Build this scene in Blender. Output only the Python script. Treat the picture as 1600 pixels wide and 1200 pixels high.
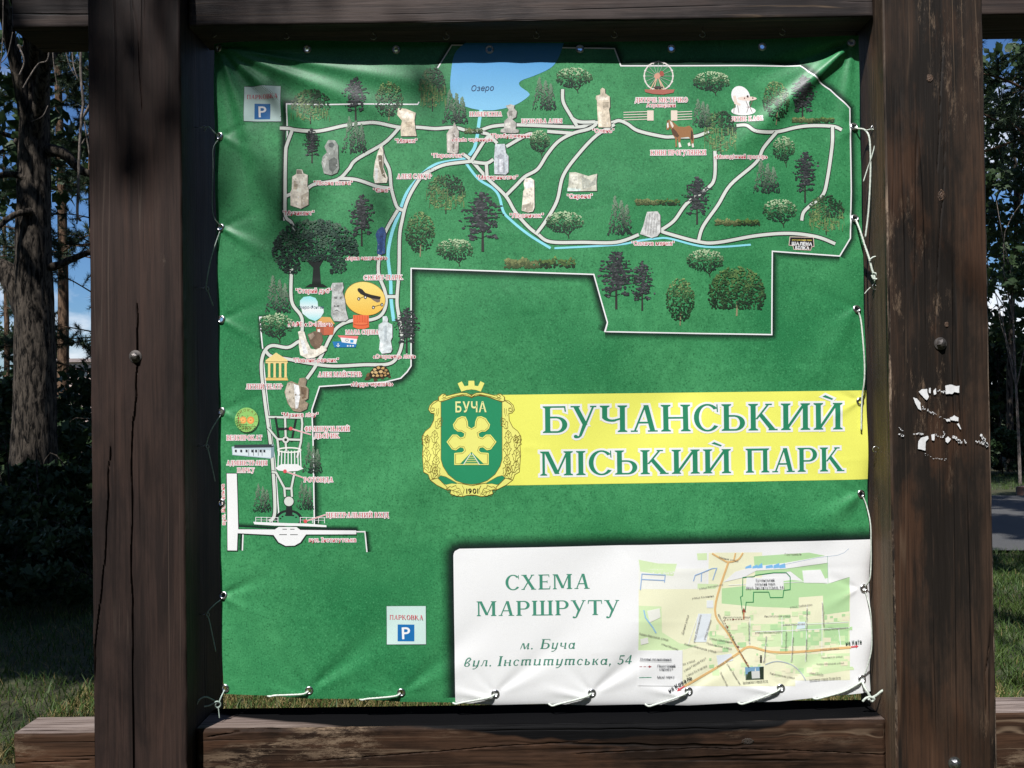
import bpy, bmesh, math, random
import numpy as np
from mathutils import Vector, Matrix, noise
from mathutils.geometry import tessellate_polygon

# ------------------------------------------------------------------ camera, world, sun, exposure
scene = bpy.context.scene
for o in list(bpy.data.objects):
    bpy.data.objects.remove(o)
COL = scene.collection
FPX = 1390.0                       # focal length in photo pixels (photo 1600 x 1200)
EYE = np.array((0.0, 0.0, 1.6))
PITCH, ROLL = math.radians(0.6), math.radians(0.8)
_f = np.array((0, math.cos(PITCH), math.sin(PITCH)))
_u0 = np.array((0, -math.sin(PITCH), math.cos(PITCH)))
_r0 = np.array((1.0, 0, 0))
_r = math.cos(ROLL) * _r0 - math.sin(ROLL) * _u0
_u = math.sin(ROLL) * _r0 + math.cos(ROLL) * _u0
cam_data = bpy.data.cameras.new('camera')
cam_data.sensor_width = 36.0
cam_data.lens = 36.0 * FPX / 1600.0
cam_data.clip_start = 0.05
cam_data.clip_end = 3000
cam = bpy.data.objects.new('camera', cam_data)
COL.objects.link(cam)
cam.matrix_world = Matrix(((_r[0], _u[0], -_f[0], EYE[0]), (_r[1], _u[1], -_f[1], EYE[1]),
                           (_r[2], _u[2], -_f[2], EYE[2]), (0, 0, 0, 1)))
scene.camera = cam

SUNV = np.array((0.48, 1.0, -1.54))          # direction the sunlight travels
SUNV = SUNV / np.linalg.norm(SUNV)
sun_el = math.asin(-SUNV[2])
sun_data = bpy.data.lights.new('sun', 'SUN')
sun_data.energy = 5.0
sun_data.angle = math.radians(0.55)
sun_data.color = (1.0, 0.985, 0.965)
sun = bpy.data.objects.new('sun', sun_data)
COL.objects.link(sun)
sun.rotation_euler = Vector(SUNV).to_track_quat('-Z', 'Y').to_euler()

world = bpy.data.worlds.new('World')
scene.world = world
world.use_nodes = True
wn, wl = world.node_tree.nodes, world.node_tree.links
bg = wn['Background']
bg.inputs['Strength'].default_value = 0.07
sky = wn.new('ShaderNodeTexSky')
sky.sky_type = 'NISHITA'
sky.sun_disc = False
sky.sun_elevation = sun_el
sky.sun_rotation = math.atan2(-SUNV[0], -SUNV[1])
sky.air_density = 1.0
sky.dust_density = 0.4
sky.ozone_density = 3.0
tc = wn.new('ShaderNodeTexCoord')
mp = wn.new('ShaderNodeMapping')
mp.inputs['Scale'].default_value = (1.0, 1.0, 2.2)
cn = wn.new('ShaderNodeTexNoise')
cn.inputs['Scale'].default_value = 3.4
cn.inputs['Detail'].default_value = 9
cn.inputs['Roughness'].default_value = 0.58
cr = wn.new('ShaderNodeValToRGB')
cr.color_ramp.elements[0].position = 0.53
cr.color_ramp.elements[1].position = 0.68
mx = wn.new('ShaderNodeMix')
mx.data_type = 'RGBA'
mx.inputs['B'].default_value = (12.0, 12.2, 12.8, 1)
wl.new(tc.outputs['Generated'], mp.inputs['Vector'])
wl.new(mp.outputs['Vector'], cn.inputs['Vector'])
wl.new(cn.outputs['Fac'], cr.inputs['Fac'])
wl.new(cr.outputs['Color'], mx.inputs['Factor'])
tint = wn.new('ShaderNodeMix')      # the phone's deep blue
tint.data_type = 'RGBA'
tint.blend_type = 'MULTIPLY'
tint.inputs['Factor'].default_value = 1.0
tint.inputs['B'].default_value = (0.58, 0.82, 1.12, 1)
wl.new(sky.outputs['Color'], tint.inputs['A'])
wl.new(tint.outputs['Result'], mx.inputs['A'])
wl.new(mx.outputs['Result'], bg.inputs['Color'])

scene.view_settings.view_transform = 'Standard'
scene.view_settings.look = 'None'
scene.view_settings.gamma = 1.0
scene.view_settings.exposure = 0.38
scene.view_settings.use_curve_mapping = False

# ------------------------------------------------------------------ helpers
def pix(px, py, depth):
    """world point on the vertical plane y = depth that photo pixel (px, py) looks at"""
    d = _f * FPX + _r * (px - 800.0) + _u * (600.0 - py)
    return EYE + d * (depth / d[1])

def pixv(p, depth):
    p = np.asarray(p, float)
    d = _f[None] * FPX + _r[None] * (p[:, :1] - 800.0) + _u[None] * (600.0 - p[:, 1:2])
    return EYE[None] + d * (np.asarray(depth).reshape(-1, 1) / d[:, 1:2])

def ground_pix(px, py):
    d = _f * FPX + _r * (px - 800.0) + _u * (600.0 - py)
    return EYE + d * (-EYE[2] / d[2])

def srgb(c):
    c = np.asarray(c, float) / 255.0
    return np.where(c <= 0.04045, c / 12.92, ((c + 0.055) / 1.055) ** 2.4)

def ink(r, g, b):
    """print colour: photo value of the sunlit print turned into a reflectance"""
    return tuple(np.clip(srgb((r, g, b)) / 0.92, 0.0015, 0.87))

def empty(name, loc=(0, 0, 0)):
    o = bpy.data.objects.new(name, None)
    o.location = loc
    o.empty_display_size = 0.1
    COL.objects.link(o)
    return o

def tag(o, label, cat, group=None):
    o['label'] = label
    o['category'] = cat
    if group:
        o['group'] = group
    return o

def link(name, me, mat=None, parent=None, smooth=False):
    o = bpy.data.objects.new(name, me)
    if mat is not None:
        me.materials.append(mat)
    COL.objects.link(o)
    if parent is not None:
        o.parent = parent
        o.matrix_parent_inverse = Matrix.Translation(-Vector(world_loc(parent)))
    if smooth:
        me.polygons.foreach_set('use_smooth', np.ones(len(me.polygons), bool))
    return o

def world_loc(o):
    v = Vector(o.location)
    if o.parent is not None and o.type == 'EMPTY':
        v = v + world_loc(o.parent)
    if o.type != 'EMPTY':
        return Vector((0, 0, 0)) + Vector(o.location)
    return v

def mesh_np(name, verts, faces):
    """fast mesh from arrays; faces (n,3) or (n,4)"""
    verts = np.asarray(verts, np.float32)
    faces = np.asarray(faces, np.int32)
    me = bpy.data.meshes.new(name)
    n, k = faces.shape
    me.vertices.add(len(verts))
    me.vertices.foreach_set('co', verts.ravel())
    me.loops.add(n * k)
    me.loops.foreach_set('vertex_index', faces.ravel())
    me.polygons.add(n)
    me.polygons.foreach_set('loop_start', np.arange(0, n * k, k, dtype=np.int32))
    me.update(calc_edges=True)
    me.validate()
    return me

def mesh_py(name, verts, faces):
    me = bpy.data.meshes.new(name)
    me.from_pydata([tuple(map(float, v)) for v in verts], [], faces)
    me.update()
    return me

class Nodes:
    def __init__(self, name):
        self.m = bpy.data.materials.new(name)
        self.m.use_nodes = True
        self.t = self.m.node_tree
        self.b = self.t.nodes['Principled BSDF']
        self.out = self.t.nodes['Material Output']
    def n(self, kind, **kw):
        nd = self.t.nodes.new('ShaderNode' + kind)
        for k, v in kw.items():
            if k in nd.inputs:
                nd.inputs[k].default_value = v
            else:
                setattr(nd, k, v)
        return nd
    def l(self, a, b):
        self.t.links.new(a, b)
    def noise(self, scale, stretch=(1, 1, 1), detail=4, rough=0.55, coord='Object', off=(0, 0, 0), dist=0.0):
        c = self.n('TexCoord')
        m = self.n('Mapping')
        m.inputs['Scale'].default_value = stretch
        m.inputs['Location'].default_value = off
        t = self.n('TexNoise')
        t.inputs['Scale'].default_value = scale
        t.inputs['Detail'].default_value = detail
        t.inputs['Roughness'].default_value = rough
        t.inputs['Distortion'].default_value = dist
        self.l(c.outputs[coord], m.inputs['Vector'])
        self.l(m.outputs['Vector'], t.inputs['Vector'])
        return t.outputs['Fac']
    def ramp(self, fac, stops):
        r = self.n('ValToRGB')
        el = r.color_ramp.elements
        while len(el) < len(stops):
            el.new(0.5)
        for e, (p, c) in zip(el, stops):
            e.position = p
            e.color = (*c, 1) if len(c) == 3 else c
        self.l(fac, r.inputs['Fac'])
        return r.outputs['Color']
    def mix(self, fac, a, b, blend='MIX'):
        m = self.n('Mix')
        m.data_type = 'RGBA'
        m.blend_type = blend
        for s, v in (('Factor', fac), ('A', a), ('B', b)):
            if hasattr(v, 'links'):
                self.l(v, m.inputs[s])
            else:
                m.inputs[s].default_value = v if s == 'Factor' else (*v, 1)
        return m.outputs['Result']
    def bump(self, h, strength, dist, prev=None):
        b = self.n('Bump')
        b.inputs['Strength'].default_value = strength
        b.inputs['Distance'].default_value = dist
        self.l(h, b.inputs['Height'])
        if prev is not None:
            self.l(prev, b.inputs['Normal'])
        return b.outputs['Normal']

def g(v):
    return (v, v, v)

# ------------------------------------------------------------------ materials
def wood_mat(name, axis, base=(0.030, 0.0205, 0.0155), dark=(0.011, 0.0090, 0.0085), worn=(0.135, 0.094, 0.062), worn_amt=0.62, seed=0.0, mould=False, rust=(0.060, 0.030, 0.017), checks=1.0):
    """stained sawn timber: growth streaks, blotchy stain, drying checks, pale fibre lines and scuffs down to bare wood"""
    N = Nodes(name)
    def st(k): return (1, 1, k) if axis == 'z' else (k, 1, 1)
    o = lambda a: (seed + a, seed * 1.7 + a, seed * 0.6 + a)
    fibre = N.noise(190, st(0.025), 7, 0.65, off=o(0), dist=0.3)
    streak = N.noise(26, st(0.05), 5, 0.6, off=o(3), dist=0.9)
    blot = N.noise(4.2, st(0.38), 9, 0.66, off=o(5), dist=0.3)
    blot2 = N.noise(7.5, st(0.30), 8, 0.62, off=o(11))
    chk = N.noise(17, st(0.018), 2, 0.35, off=o(17), dist=0.15)
    pale = N.noise(23, st(0.014), 2, 0.4, off=o(23), dist=0.1)
    gate = N.noise(3.4, st(0.5), 3, 0.5, off=o(29))
    scf = N.noise(34, st(0.22), 10, 0.82, off=o(31))
    scm = N.noise(4.6, st(0.45), 4, 0.55, off=o(37))
    c = N.mix(N.ramp(blot, [(0.44, g(0)), (0.56, g(1))]), dark, base)
    c = N.mix(N.ramp(blot2, [(0.52, g(0)), (0.60, g(0.8))]), c, rust)
    c = N.mix(N.ramp(streak, [(0.36, g(0.75)), (0.47, g(0)), (0.60, g(0)), (0.72, g(0.0))]), c, tuple(np.array(dark) * 0.75))
    c = N.mix(N.ramp(streak, [(0.56, g(0)), (0.70, g(0.55))]), c, tuple(np.array(base) * (1.9, 1.75, 1.6)))
    c = N.mix(N.ramp(fibre, [(0.36, g(0.5)), (0.52, g(0))]), c, tuple(np.array(dark) * 0.55))
    c = N.mix(N.ramp(fibre, [(0.58, g(0)), (0.74, g(0.35))]), c, tuple(np.array(base) * 1.9))
    def both(a, b):
        m = N.n('Math', operation='MULTIPLY')
        N.l(a, m.inputs[0]); N.l(b, m.inputs[1])
        return m.outputs[0]
    pl = both(N.ramp(pale, [(0.490, g(0)), (0.4985, g(1)), (0.5015, g(1)), (0.510, g(0))]), N.ramp(gate, [(0.50, g(0)), (0.60, g(0.8))]))
    c = N.mix(pl, c, worn)
    scuff = both(N.ramp(scf, [(worn_amt - 0.03, g(0)), (worn_amt + 0.05, g(1))]), N.ramp(scm, [(0.50, g(0)), (0.60, g(1))]))
    c = N.mix(scuff, c, worn)
    ck = both(N.ramp(chk, [(0.486, g(0)), (0.497, g(1)), (0.503, g(1)), (0.514, g(0))]), N.ramp(gate, [(0.36, g(checks)), (0.52, g(0))]))
    c = N.mix(ck, c, (0.0035, 0.003, 0.0028))
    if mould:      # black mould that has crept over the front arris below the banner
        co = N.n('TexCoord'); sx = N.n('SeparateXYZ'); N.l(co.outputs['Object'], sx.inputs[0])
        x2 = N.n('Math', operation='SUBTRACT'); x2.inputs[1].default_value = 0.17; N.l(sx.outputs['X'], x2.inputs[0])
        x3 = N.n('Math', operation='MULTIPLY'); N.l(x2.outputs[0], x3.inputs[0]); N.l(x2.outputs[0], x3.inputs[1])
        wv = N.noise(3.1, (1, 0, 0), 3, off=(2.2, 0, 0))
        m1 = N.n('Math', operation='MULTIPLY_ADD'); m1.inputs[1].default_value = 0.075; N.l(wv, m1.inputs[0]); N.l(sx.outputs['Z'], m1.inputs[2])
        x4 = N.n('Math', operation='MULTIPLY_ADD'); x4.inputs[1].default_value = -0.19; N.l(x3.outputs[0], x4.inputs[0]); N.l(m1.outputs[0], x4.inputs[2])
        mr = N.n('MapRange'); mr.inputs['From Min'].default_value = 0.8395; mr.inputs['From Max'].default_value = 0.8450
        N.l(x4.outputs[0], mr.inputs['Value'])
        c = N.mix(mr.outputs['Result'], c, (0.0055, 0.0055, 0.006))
    N.l(c, N.b.inputs['Base Color'])
    N.l(N.ramp(blot, [(0.3, g(0.52)), (0.7, g(0.72))]), N.b.inputs['Roughness'])
    N.b.inputs['Specular IOR Level'].default_value = 0.06 if mould else 0.2
    nb = N.bump(fibre, 0.5, 0.0020)
    nb = N.bump(streak, 0.35, 0.0025, nb)
    nb = N.bump(scuff, 0.35, -0.0015, nb)
    nb = N.bump(ck, 0.9, -0.006, nb)
    N.l(nb, N.b.inputs['Normal'])
    return N.m

M = {}
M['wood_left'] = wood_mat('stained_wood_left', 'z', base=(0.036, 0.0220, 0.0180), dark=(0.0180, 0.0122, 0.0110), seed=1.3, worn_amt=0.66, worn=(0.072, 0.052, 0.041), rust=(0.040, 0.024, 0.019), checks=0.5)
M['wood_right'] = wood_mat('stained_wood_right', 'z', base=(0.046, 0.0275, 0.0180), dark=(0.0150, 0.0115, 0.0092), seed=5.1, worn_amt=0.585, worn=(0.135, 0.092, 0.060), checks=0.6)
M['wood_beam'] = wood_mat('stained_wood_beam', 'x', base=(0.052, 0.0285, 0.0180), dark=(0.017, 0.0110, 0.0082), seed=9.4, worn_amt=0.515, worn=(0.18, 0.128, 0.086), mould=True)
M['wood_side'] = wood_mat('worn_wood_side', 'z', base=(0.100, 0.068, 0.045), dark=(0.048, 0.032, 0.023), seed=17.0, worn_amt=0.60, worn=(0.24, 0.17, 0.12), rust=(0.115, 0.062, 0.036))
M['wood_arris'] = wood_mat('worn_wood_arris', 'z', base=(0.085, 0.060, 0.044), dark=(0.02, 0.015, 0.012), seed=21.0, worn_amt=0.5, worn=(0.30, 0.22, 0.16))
M['wood_upper'] = wood_mat('stained_wood_upper', 'x', base=(0.062, 0.0480, 0.0440), dark=(0.026, 0.0215, 0.0215), seed=13.4, worn_amt=0.68, rust=(0.060, 0.042, 0.036))

def weathered():
    N = Nodes('weathered_wood')
    gr = N.noise(120, (0.04, 1, 1), 6, 0.65, dist=0.5)
    bl = N.noise(6, (0.3, 1, 1), 4)
    c = N.ramp(gr, [(0.36, (0.035, 0.025, 0.02)), (0.5, (0.19, 0.145, 0.125)), (0.7, (0.30, 0.24, 0.215))])
    c = N.mix(N.ramp(bl, [(0.35, g(0)), (0.65, g(0.45))]), c, (0.09, 0.065, 0.055))
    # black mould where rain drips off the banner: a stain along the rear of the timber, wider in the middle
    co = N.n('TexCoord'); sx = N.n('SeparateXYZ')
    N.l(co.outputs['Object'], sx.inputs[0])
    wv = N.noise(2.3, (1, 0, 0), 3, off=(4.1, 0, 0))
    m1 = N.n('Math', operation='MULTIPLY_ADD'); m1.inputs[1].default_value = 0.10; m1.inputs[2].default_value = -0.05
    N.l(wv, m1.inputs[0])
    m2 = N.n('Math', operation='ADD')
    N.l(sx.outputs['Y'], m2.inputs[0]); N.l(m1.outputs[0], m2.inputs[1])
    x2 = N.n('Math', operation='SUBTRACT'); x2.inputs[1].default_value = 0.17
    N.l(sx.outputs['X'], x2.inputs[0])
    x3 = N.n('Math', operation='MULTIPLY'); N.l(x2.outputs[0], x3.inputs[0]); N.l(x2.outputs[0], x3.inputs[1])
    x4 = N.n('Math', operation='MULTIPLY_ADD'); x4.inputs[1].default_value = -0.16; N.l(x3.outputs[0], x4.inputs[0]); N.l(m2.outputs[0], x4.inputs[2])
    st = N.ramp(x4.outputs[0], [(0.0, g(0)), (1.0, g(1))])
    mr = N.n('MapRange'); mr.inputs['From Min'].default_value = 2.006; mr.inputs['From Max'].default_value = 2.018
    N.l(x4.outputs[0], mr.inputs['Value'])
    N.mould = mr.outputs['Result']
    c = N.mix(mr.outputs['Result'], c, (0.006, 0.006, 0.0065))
    N.l(c, N.b.inputs['Base Color'])
    N.b.inputs['Roughness'].default_value = 0.9
    N.b.inputs['Specular IOR Level'].default_value = 0.0
    N.l(N.bump(gr, 0.8, 0.003), N.b.inputs['Normal'])
    return N.m
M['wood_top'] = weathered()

def weathered_plain():
    N = Nodes('weathered_wood_end')
    gr = N.noise(120, (0.04, 1, 1), 6, 0.65, dist=0.5)
    bl = N.noise(5, (0.3, 1, 1), 4)
    c = N.ramp(gr, [(0.36, (0.045, 0.034, 0.03)), (0.5, (0.22, 0.175, 0.155)), (0.7, (0.34, 0.285, 0.26))])
    c = N.mix(N.ramp(bl, [(0.35, g(0)), (0.65, g(0.4))]), c, (0.10, 0.072, 0.06))
    N.l(c, N.b.inputs['Base Color'])
    N.b.inputs['Roughness'].default_value = 0.9
    N.b.inputs['Specular IOR Level'].default_value = 0.0
    N.l(N.bump(gr, 0.8, 0.003), N.b.inputs['Normal'])
    return N.m
M['wood_top_plain'] = weathered_plain()

def plain(name, col, rough=0.6, metal=0.0, spec=0.5, var=0.25, vs=30, bump=0.0):
    N = Nodes(name)
    nz = N.noise(vs, (1, 1, 1), 4)
    c = N.mix(N.ramp(nz, [(0.3, g(0)), (0.7, g(1))]), tuple(np.array(col) * (1 - var)), tuple(np.minimum(np.array(col) * (1 + var), 1)))
    N.l(c, N.b.inputs['Base Color'])
    N.b.inputs['Roughness'].default_value = rough
    N.b.inputs['Metallic'].default_value = metal
    N.b.inputs['Specular IOR Level'].default_value = spec
    if bump:
        N.l(N.bump(nz, bump, 0.01), N.b.inputs['Normal'])
    return N.m

M['steel'] = plain('galvanised_steel', (0.62, 0.62, 0.63), 0.28, 1.0, var=0.2, vs=300)
M['bolt'] = plain('bolt_steel', (0.20, 0.18, 0.17), 0.45, 0.9, var=0.4, vs=200)
M['bolt_new'] = plain('zinc_bolt', (0.45, 0.45, 0.46), 0.35, 1.0, var=0.3, vs=200)
M['cord'] = plain('cord_white', (0.55, 0.60, 0.53), 0.75, var=0.25, vs=250)
M['cord_dim'] = plain('cord_green', (0.36, 0.44, 0.39), 0.75, var=0.25, vs=250)
def chipped():
    N = Nodes('chipped_white_paint')
    a = N.noise(330, (1, 1, 0.35), 6, 0.75)
    b = N.noise(70, (1, 1, 0.6), 4, 0.6)
    m = N.n('Math', operation='ADD'); N.l(a, m.inputs[0]); N.l(b, m.inputs[1])
    N.l(N.ramp(m.outputs[0], [(0.64, g(0)), (0.76, g(1))]), N.b.inputs['Alpha'])
    N.l(N.ramp(b, [(0.3, g(0.62)), (0.65, g(0.80))]), N.b.inputs['Base Color'])
    N.b.inputs['Roughness'].default_value = 0.7
    return N.m
M['paint'] = chipped()

def pvc(name, attr=True, alpha=False):
    N = Nodes(name)
    a = N.n('VertexColor') if False else N.n('Attribute')
    a.attribute_name = 'Col'
    col = a.outputs['Color']
    fine = N.noise(900, (1, 1, 1), 2)
    c = N.mix(N.ramp(fine, [(0.35, g(0.10)), (0.6, g(0))]), col, (0.01, 0.02, 0.015))
    N.l(c, N.b.inputs['Base Color'])
    N.b.inputs['Roughness'].default_value = 0.48
    N.b.inputs['Specular IOR Level'].default_value = 0.5
    if alpha:
        N.l(a.outputs['Alpha'], N.b.inputs['Alpha'])
    return N.m
M['ink'] = pvc('banner_ink')
M['ink_soft'] = pvc('banner_ink_soft', alpha=True)

def banner_green():
    N = Nodes('banner_green_print')
    big = N.noise(3.0, (1, 1, 1), 3)
    mid = N.noise(45, (1, 1, 1), 5, 0.7)
    fine = N.noise(260, (1, 1, 1), 4, 0.75)
    a, b = ink(34, 116, 68), ink(66, 146, 92)
    c = N.mix(N.ramp(big, [(0.35, g(0)), (0.65, g(1))]), a, b)
    c = N.mix(N.ramp(mid, [(0.35, g(0.45)), (0.62, g(0))]), c, ink(30, 104, 60))
    c = N.mix(N.ramp(fine, [(0.34, g(0.85)), (0.46, g(0))]), c, ink(18, 80, 44))
    c = N.mix(N.ramp(fine, [(0.55, g(0)), (0.72, g(0.6))]), c, ink(92, 172, 118))
    N.l(c, N.b.inputs['Base Color'])
    N.b.inputs['Roughness'].default_value = 0.48
    N.b.inputs['Specular IOR Level'].default_value = 0.5
    return N.m
M['banner'] = banner_green()
# ------------------------------------------------------------------ ground, road, path (the setting)
def struct(o):
    o['kind'] = 'structure'
    return o

def ground_mat():
    N = Nodes('lawn_soil')
    a = N.noise(0.7, (1, 1, 1), 6)
    b = N.noise(14, (1, 1, 1), 6, 0.7)
    c = N.ramp(b, [(0.3, (0.018, 0.022, 0.009)), (0.5, (0.035, 0.055, 0.016)), (0.7, (0.095, 0.085, 0.035))])
    c = N.mix(N.ramp(a, [(0.4, g(0)), (0.65, g(0.7))]), c, (0.055, 0.042, 0.020))
    N.l(c, N.b.inputs['Base Color'])
    N.b.inputs['Roughness'].default_value = 0.95
    N.l(N.bump(b, 0.9, 0.05), N.b.inputs['Normal'])
    return N.m
gm = ground_mat()
gv, gf = [], []
NG = 90
xs = np.sign(np.linspace(-1, 1, NG)) * np.abs(np.linspace(-1, 1, NG)) ** 3 * 420
for yy in xs:
    for xx in xs:
        d = math.hypot(xx, yy - 8)
        h = 0.02 * noise.noise(Vector((xx * 0.6, yy * 0.6, 0)))
        h -= 0.03
        gv.append((xx, yy + 8, h))
for j in range(NG - 1):
    for i in range(NG - 1):
        a = j * NG + i
        gf.append((a, a + 1, a + NG + 1, a + NG))
ground = struct(link('ground', mesh_py('ground', gv, gf), gm, smooth=True))

def sheet(name, poly, z, mat, sub=0, kerb=0.0):
    bm = bmesh.new()
    vs = [bm.verts.new((x, y, z)) for x, y in poly]
    f = bm.faces.new(vs)
    if f.normal.z < 0:
        f.normal_flip()
    if kerb:
        r = bmesh.ops.extrude_face_region(bm, geom=[f])
        bmesh.ops.translate(bm, vec=(0, 0, -kerb), verts=[v for v in r['geom'] if isinstance(v, bmesh.types.BMVert)])
    bmesh.ops.triangulate(bm, faces=bm.faces[:])
    bmesh.ops.recalc_face_normals(bm, faces=bm.faces[:])
    me = bpy.data.meshes.new(name)
    bm.to_mesh(me)
    bm.free()
    return link(name, me, mat)

def asphalt():
    N = Nodes('asphalt')
    a = N.noise(60, (1, 1, 1), 6, 0.8)
    b = N.noise(1.1, (1, 1, 1), 5)
    c = N.ramp(a, [(0.3, g(0.035)), (0.7, g(0.085))])
    c = N.mix(N.ramp(b, [(0.4, g(0)), (0.7, g(0.5))]), c, (0.085, 0.08, 0.075))
    N.l(c, N.b.inputs['Base Color'])
    N.b.inputs['Roughness'].default_value = 0.9
    N.l(N.bump(a, 0.6, 0.01), N.b.inputs['Normal'])
    return N.m
def pave():
    N = Nodes('clay_paving')
    bt = N.n('TexBrick')
    bt.inputs['Scale'].default_value = 5
    bt.inputs['Color1'].default_value = (0.33, 0.17, 0.12, 1)
    bt.inputs['Color2'].default_value = (0.26, 0.15, 0.115, 1)
    bt.inputs['Mortar'].default_value = (0.2, 0.18, 0.16, 1)
    tcn = N.n('TexCoord')
    N.l(tcn.outputs['Object'], bt.inputs['Vector'])
    N.l(bt.outputs['Color'], N.b.inputs['Base Color'])
    N.b.inputs['Roughness'].default_value = 0.9
    return N.m

# road that comes in from the right and bends away behind the sign
road_near = [ground_pix(1500, 862), ground_pix(1560, 858), ground_pix(1640, 862)]
y_near, y_far = 8.75, 13.0
inner, outer = [], []
for k in range(15):
    t = k / 14.0
    a = math.radians(180 - 90 * t)
    inner.append((6.5 + 2.6 * math.cos(a) - 3.0, y_near + 6 + 6 * -math.sin(a) + 0 * t))
road_poly = [(40, 7.6), (8, 8.35), (4.2, 8.75), (2.2, 9.6), (1.0, 11.5), (0.4, 15), (0.2, 40), (4.2, 40), (4.5, 17), (5.2, 14.2), (6.6, 13.15), (9, 12.7), (40, 11.6)]
struct(sheet('road', road_poly, 0.004, asphalt()))
struct(sheet('pavement', [(9.4, 12.75), (40, 11.7), (40, 13.3), (10.2, 14.3), (8.35, 14.0), (7.5, 13.3)], 0.10, pave(), kerb=0.16))

# ------------------------------------------------------------------ the timber frame
Y0 = 2.00                # front of the posts
YB = 2.045               # front of the beams
YN = 2.10                # banner plane

def timber(name, parent, x0, x1, y0, y1, z0, z1, mat, mat_top=None, dx=0.004, dz=0.012, cracks=(), seed=0, wob=0.0012, edge=0.004, side=None, arris=None, arris_v=True):
    """a sawn timber: dense front face with rounded arris, shallow unevenness and real drying cracks, plus the other five faces.
    cracks: list of (list of (x, z), half width, depth)"""
    def axis_vals(a, b, d):
        n = max(2, int((b - a) / d))
        v = list(np.linspace(a, b, n))
        return np.array(sorted(set([a, a + edge * 0.35, a + edge] + [t for t in v[1:-1] if a + edge * 1.2 < t < b - edge * 1.2] + [b - edge, b - edge * 0.35, b])))
    X, Z = axis_vals(x0, x1, dx), axis_vals(z0, z1, dz)
    # crack columns
    XX, ZZ = np.meshgrid(X, Z)
    def n2(x, z, s, o=0):
        return noise.noise(Vector((x * s + seed * 3.1 + o, z * s * 0.35 + o, seed)))
    D = np.zeros_like(XX)
    for j in range(len(Z)):
        for i in range(len(X)):
            D[j, i] = wob * n2(X[i], Z[j], 22) + wob * 1.6 * n2(X[i], Z[j], 6, 5)
    ex = np.minimum(XX - x0, x1 - XX)
    ez = np.minimum(ZZ - z0, z1 - ZZ)
    e = np.minimum(ex, ez)
    rough = 1.0 + 0.9 * np.array([[n2(x0 + 1, zz, 60, 3) for _ in X] for zz in Z])
    D += np.where(e < edge, edge * (1 - e / edge) ** 2 * np.clip(rough, 0.3, 2.2), 0)
    for line, hw, dep in cracks:
        L = np.array(line)
        best = np.full(XX.shape, 9.0)
        for (ax, az), (bx, bz) in zip(L[:-1], L[1:]):
            t = np.clip(((XX - ax) * (bx - ax) + (ZZ - az) * (bz - az)) / ((bx - ax) ** 2 + (bz - az) ** 2), 0, 1)
            dd = np.hypot(XX - (ax + t * (bx - ax)), ZZ - (az + t * (bz - az)))
            best = np.minimum(best, dd)
        D += dep * np.clip(1 - best / hw, 0, 1)
    V, F, MI = [], [], []
    def grid(P, nr, nc, flip, mi):
        b = len(V)
        V.extend(P)
        for j in range(nr - 1):
            for i in range(nc - 1):
                a = b + j * nc + i
                q = (a, a + 1, a + nc + 1, a + nc)
                F.append(q[::-1] if flip else q)
                MI.append(mi)
    nr, nc = len(Z), len(X)
    mats = [mat] + [m for m in (mat_top, side, arris) if m]
    mix_ = {k: mats.index(m) if m else 0 for k, m in (('top', mat_top), ('side', side), ('arris', arris))}
    grid([(XX[j, i], y0 + D[j, i], ZZ[j, i]) for j in range(nr) for i in range(nc)], nr, nc, False, 0)
    if arris:
        for j in range(nr - 1):
            for i in range(nc - 1):
                if min(i, nc - 2 - i) < 2 and arris_v:
                    MI[j * (nc - 1) + i] = mix_['arris']
                if j >= nr - 4 and not arris_v:
                    MI[j * (nc - 1) + i] = mix_['arris']
    Yv = np.concatenate([[0], np.linspace(edge, y1 - y0, 9)]) + y0
    def fy(y, d0):
        return y0 + d0 if y == y0 else y
    # sides
    for xi, flip in ((0, True), (nc - 1, False)):
        P = []
        for j in range(nr):
            for y in Yv:
                k = 0.0 if y == y0 else 1.0
                P.append((X[xi] + k * 0.0009 * n2(y * 3, Z[j], 25, xi) * (1 if y < y1 - 1e-4 else 0), fy(y, D[j, xi]), Z[j]))
        grid(P, nr, len(Yv), flip, mix_['side'] if xi == 0 else 0)
    for zi, flip, mi in ((0, True, 0), (nr - 1, False, mix_['top'])):
        P = []
        for y in Yv:
            for i in range(nc):
                k = 0.0 if y == y0 else 1.0
                P.append((X[i], fy(y, D[zi, i]), Z[zi] + k * (0.0016 * n2(X[i] * 0.4, y * 2, 20, zi) if y < y1 - 1e-4 else 0)))
        grid(P, len(Yv), nc, flip, mi)
    grid([(x, y1, z) for z in (z0, z1) for x in (x0, x1)], 2, 2, True, 0)
    me = mesh_py(name, V, F)
    for m in mats:
        me.materials.append(m)
    me.polygons.foreach_set('material_index', MI)
    o = link(name, me, None, parent, smooth=True)
    me.set_sharp_from_angle(angle=math.radians(45))
    return o

frame = empty('sign_frame', (0, 2.1, 0))
tag(frame, 'dark brown timber frame of two posts and crossbeams holding the green map banner', 'sign frame')

def px_x(px, py, d): return float(pix(px, py, d)[0])
def px_z(px, py, d): return float(pix(px, py, d)[2])

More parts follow.
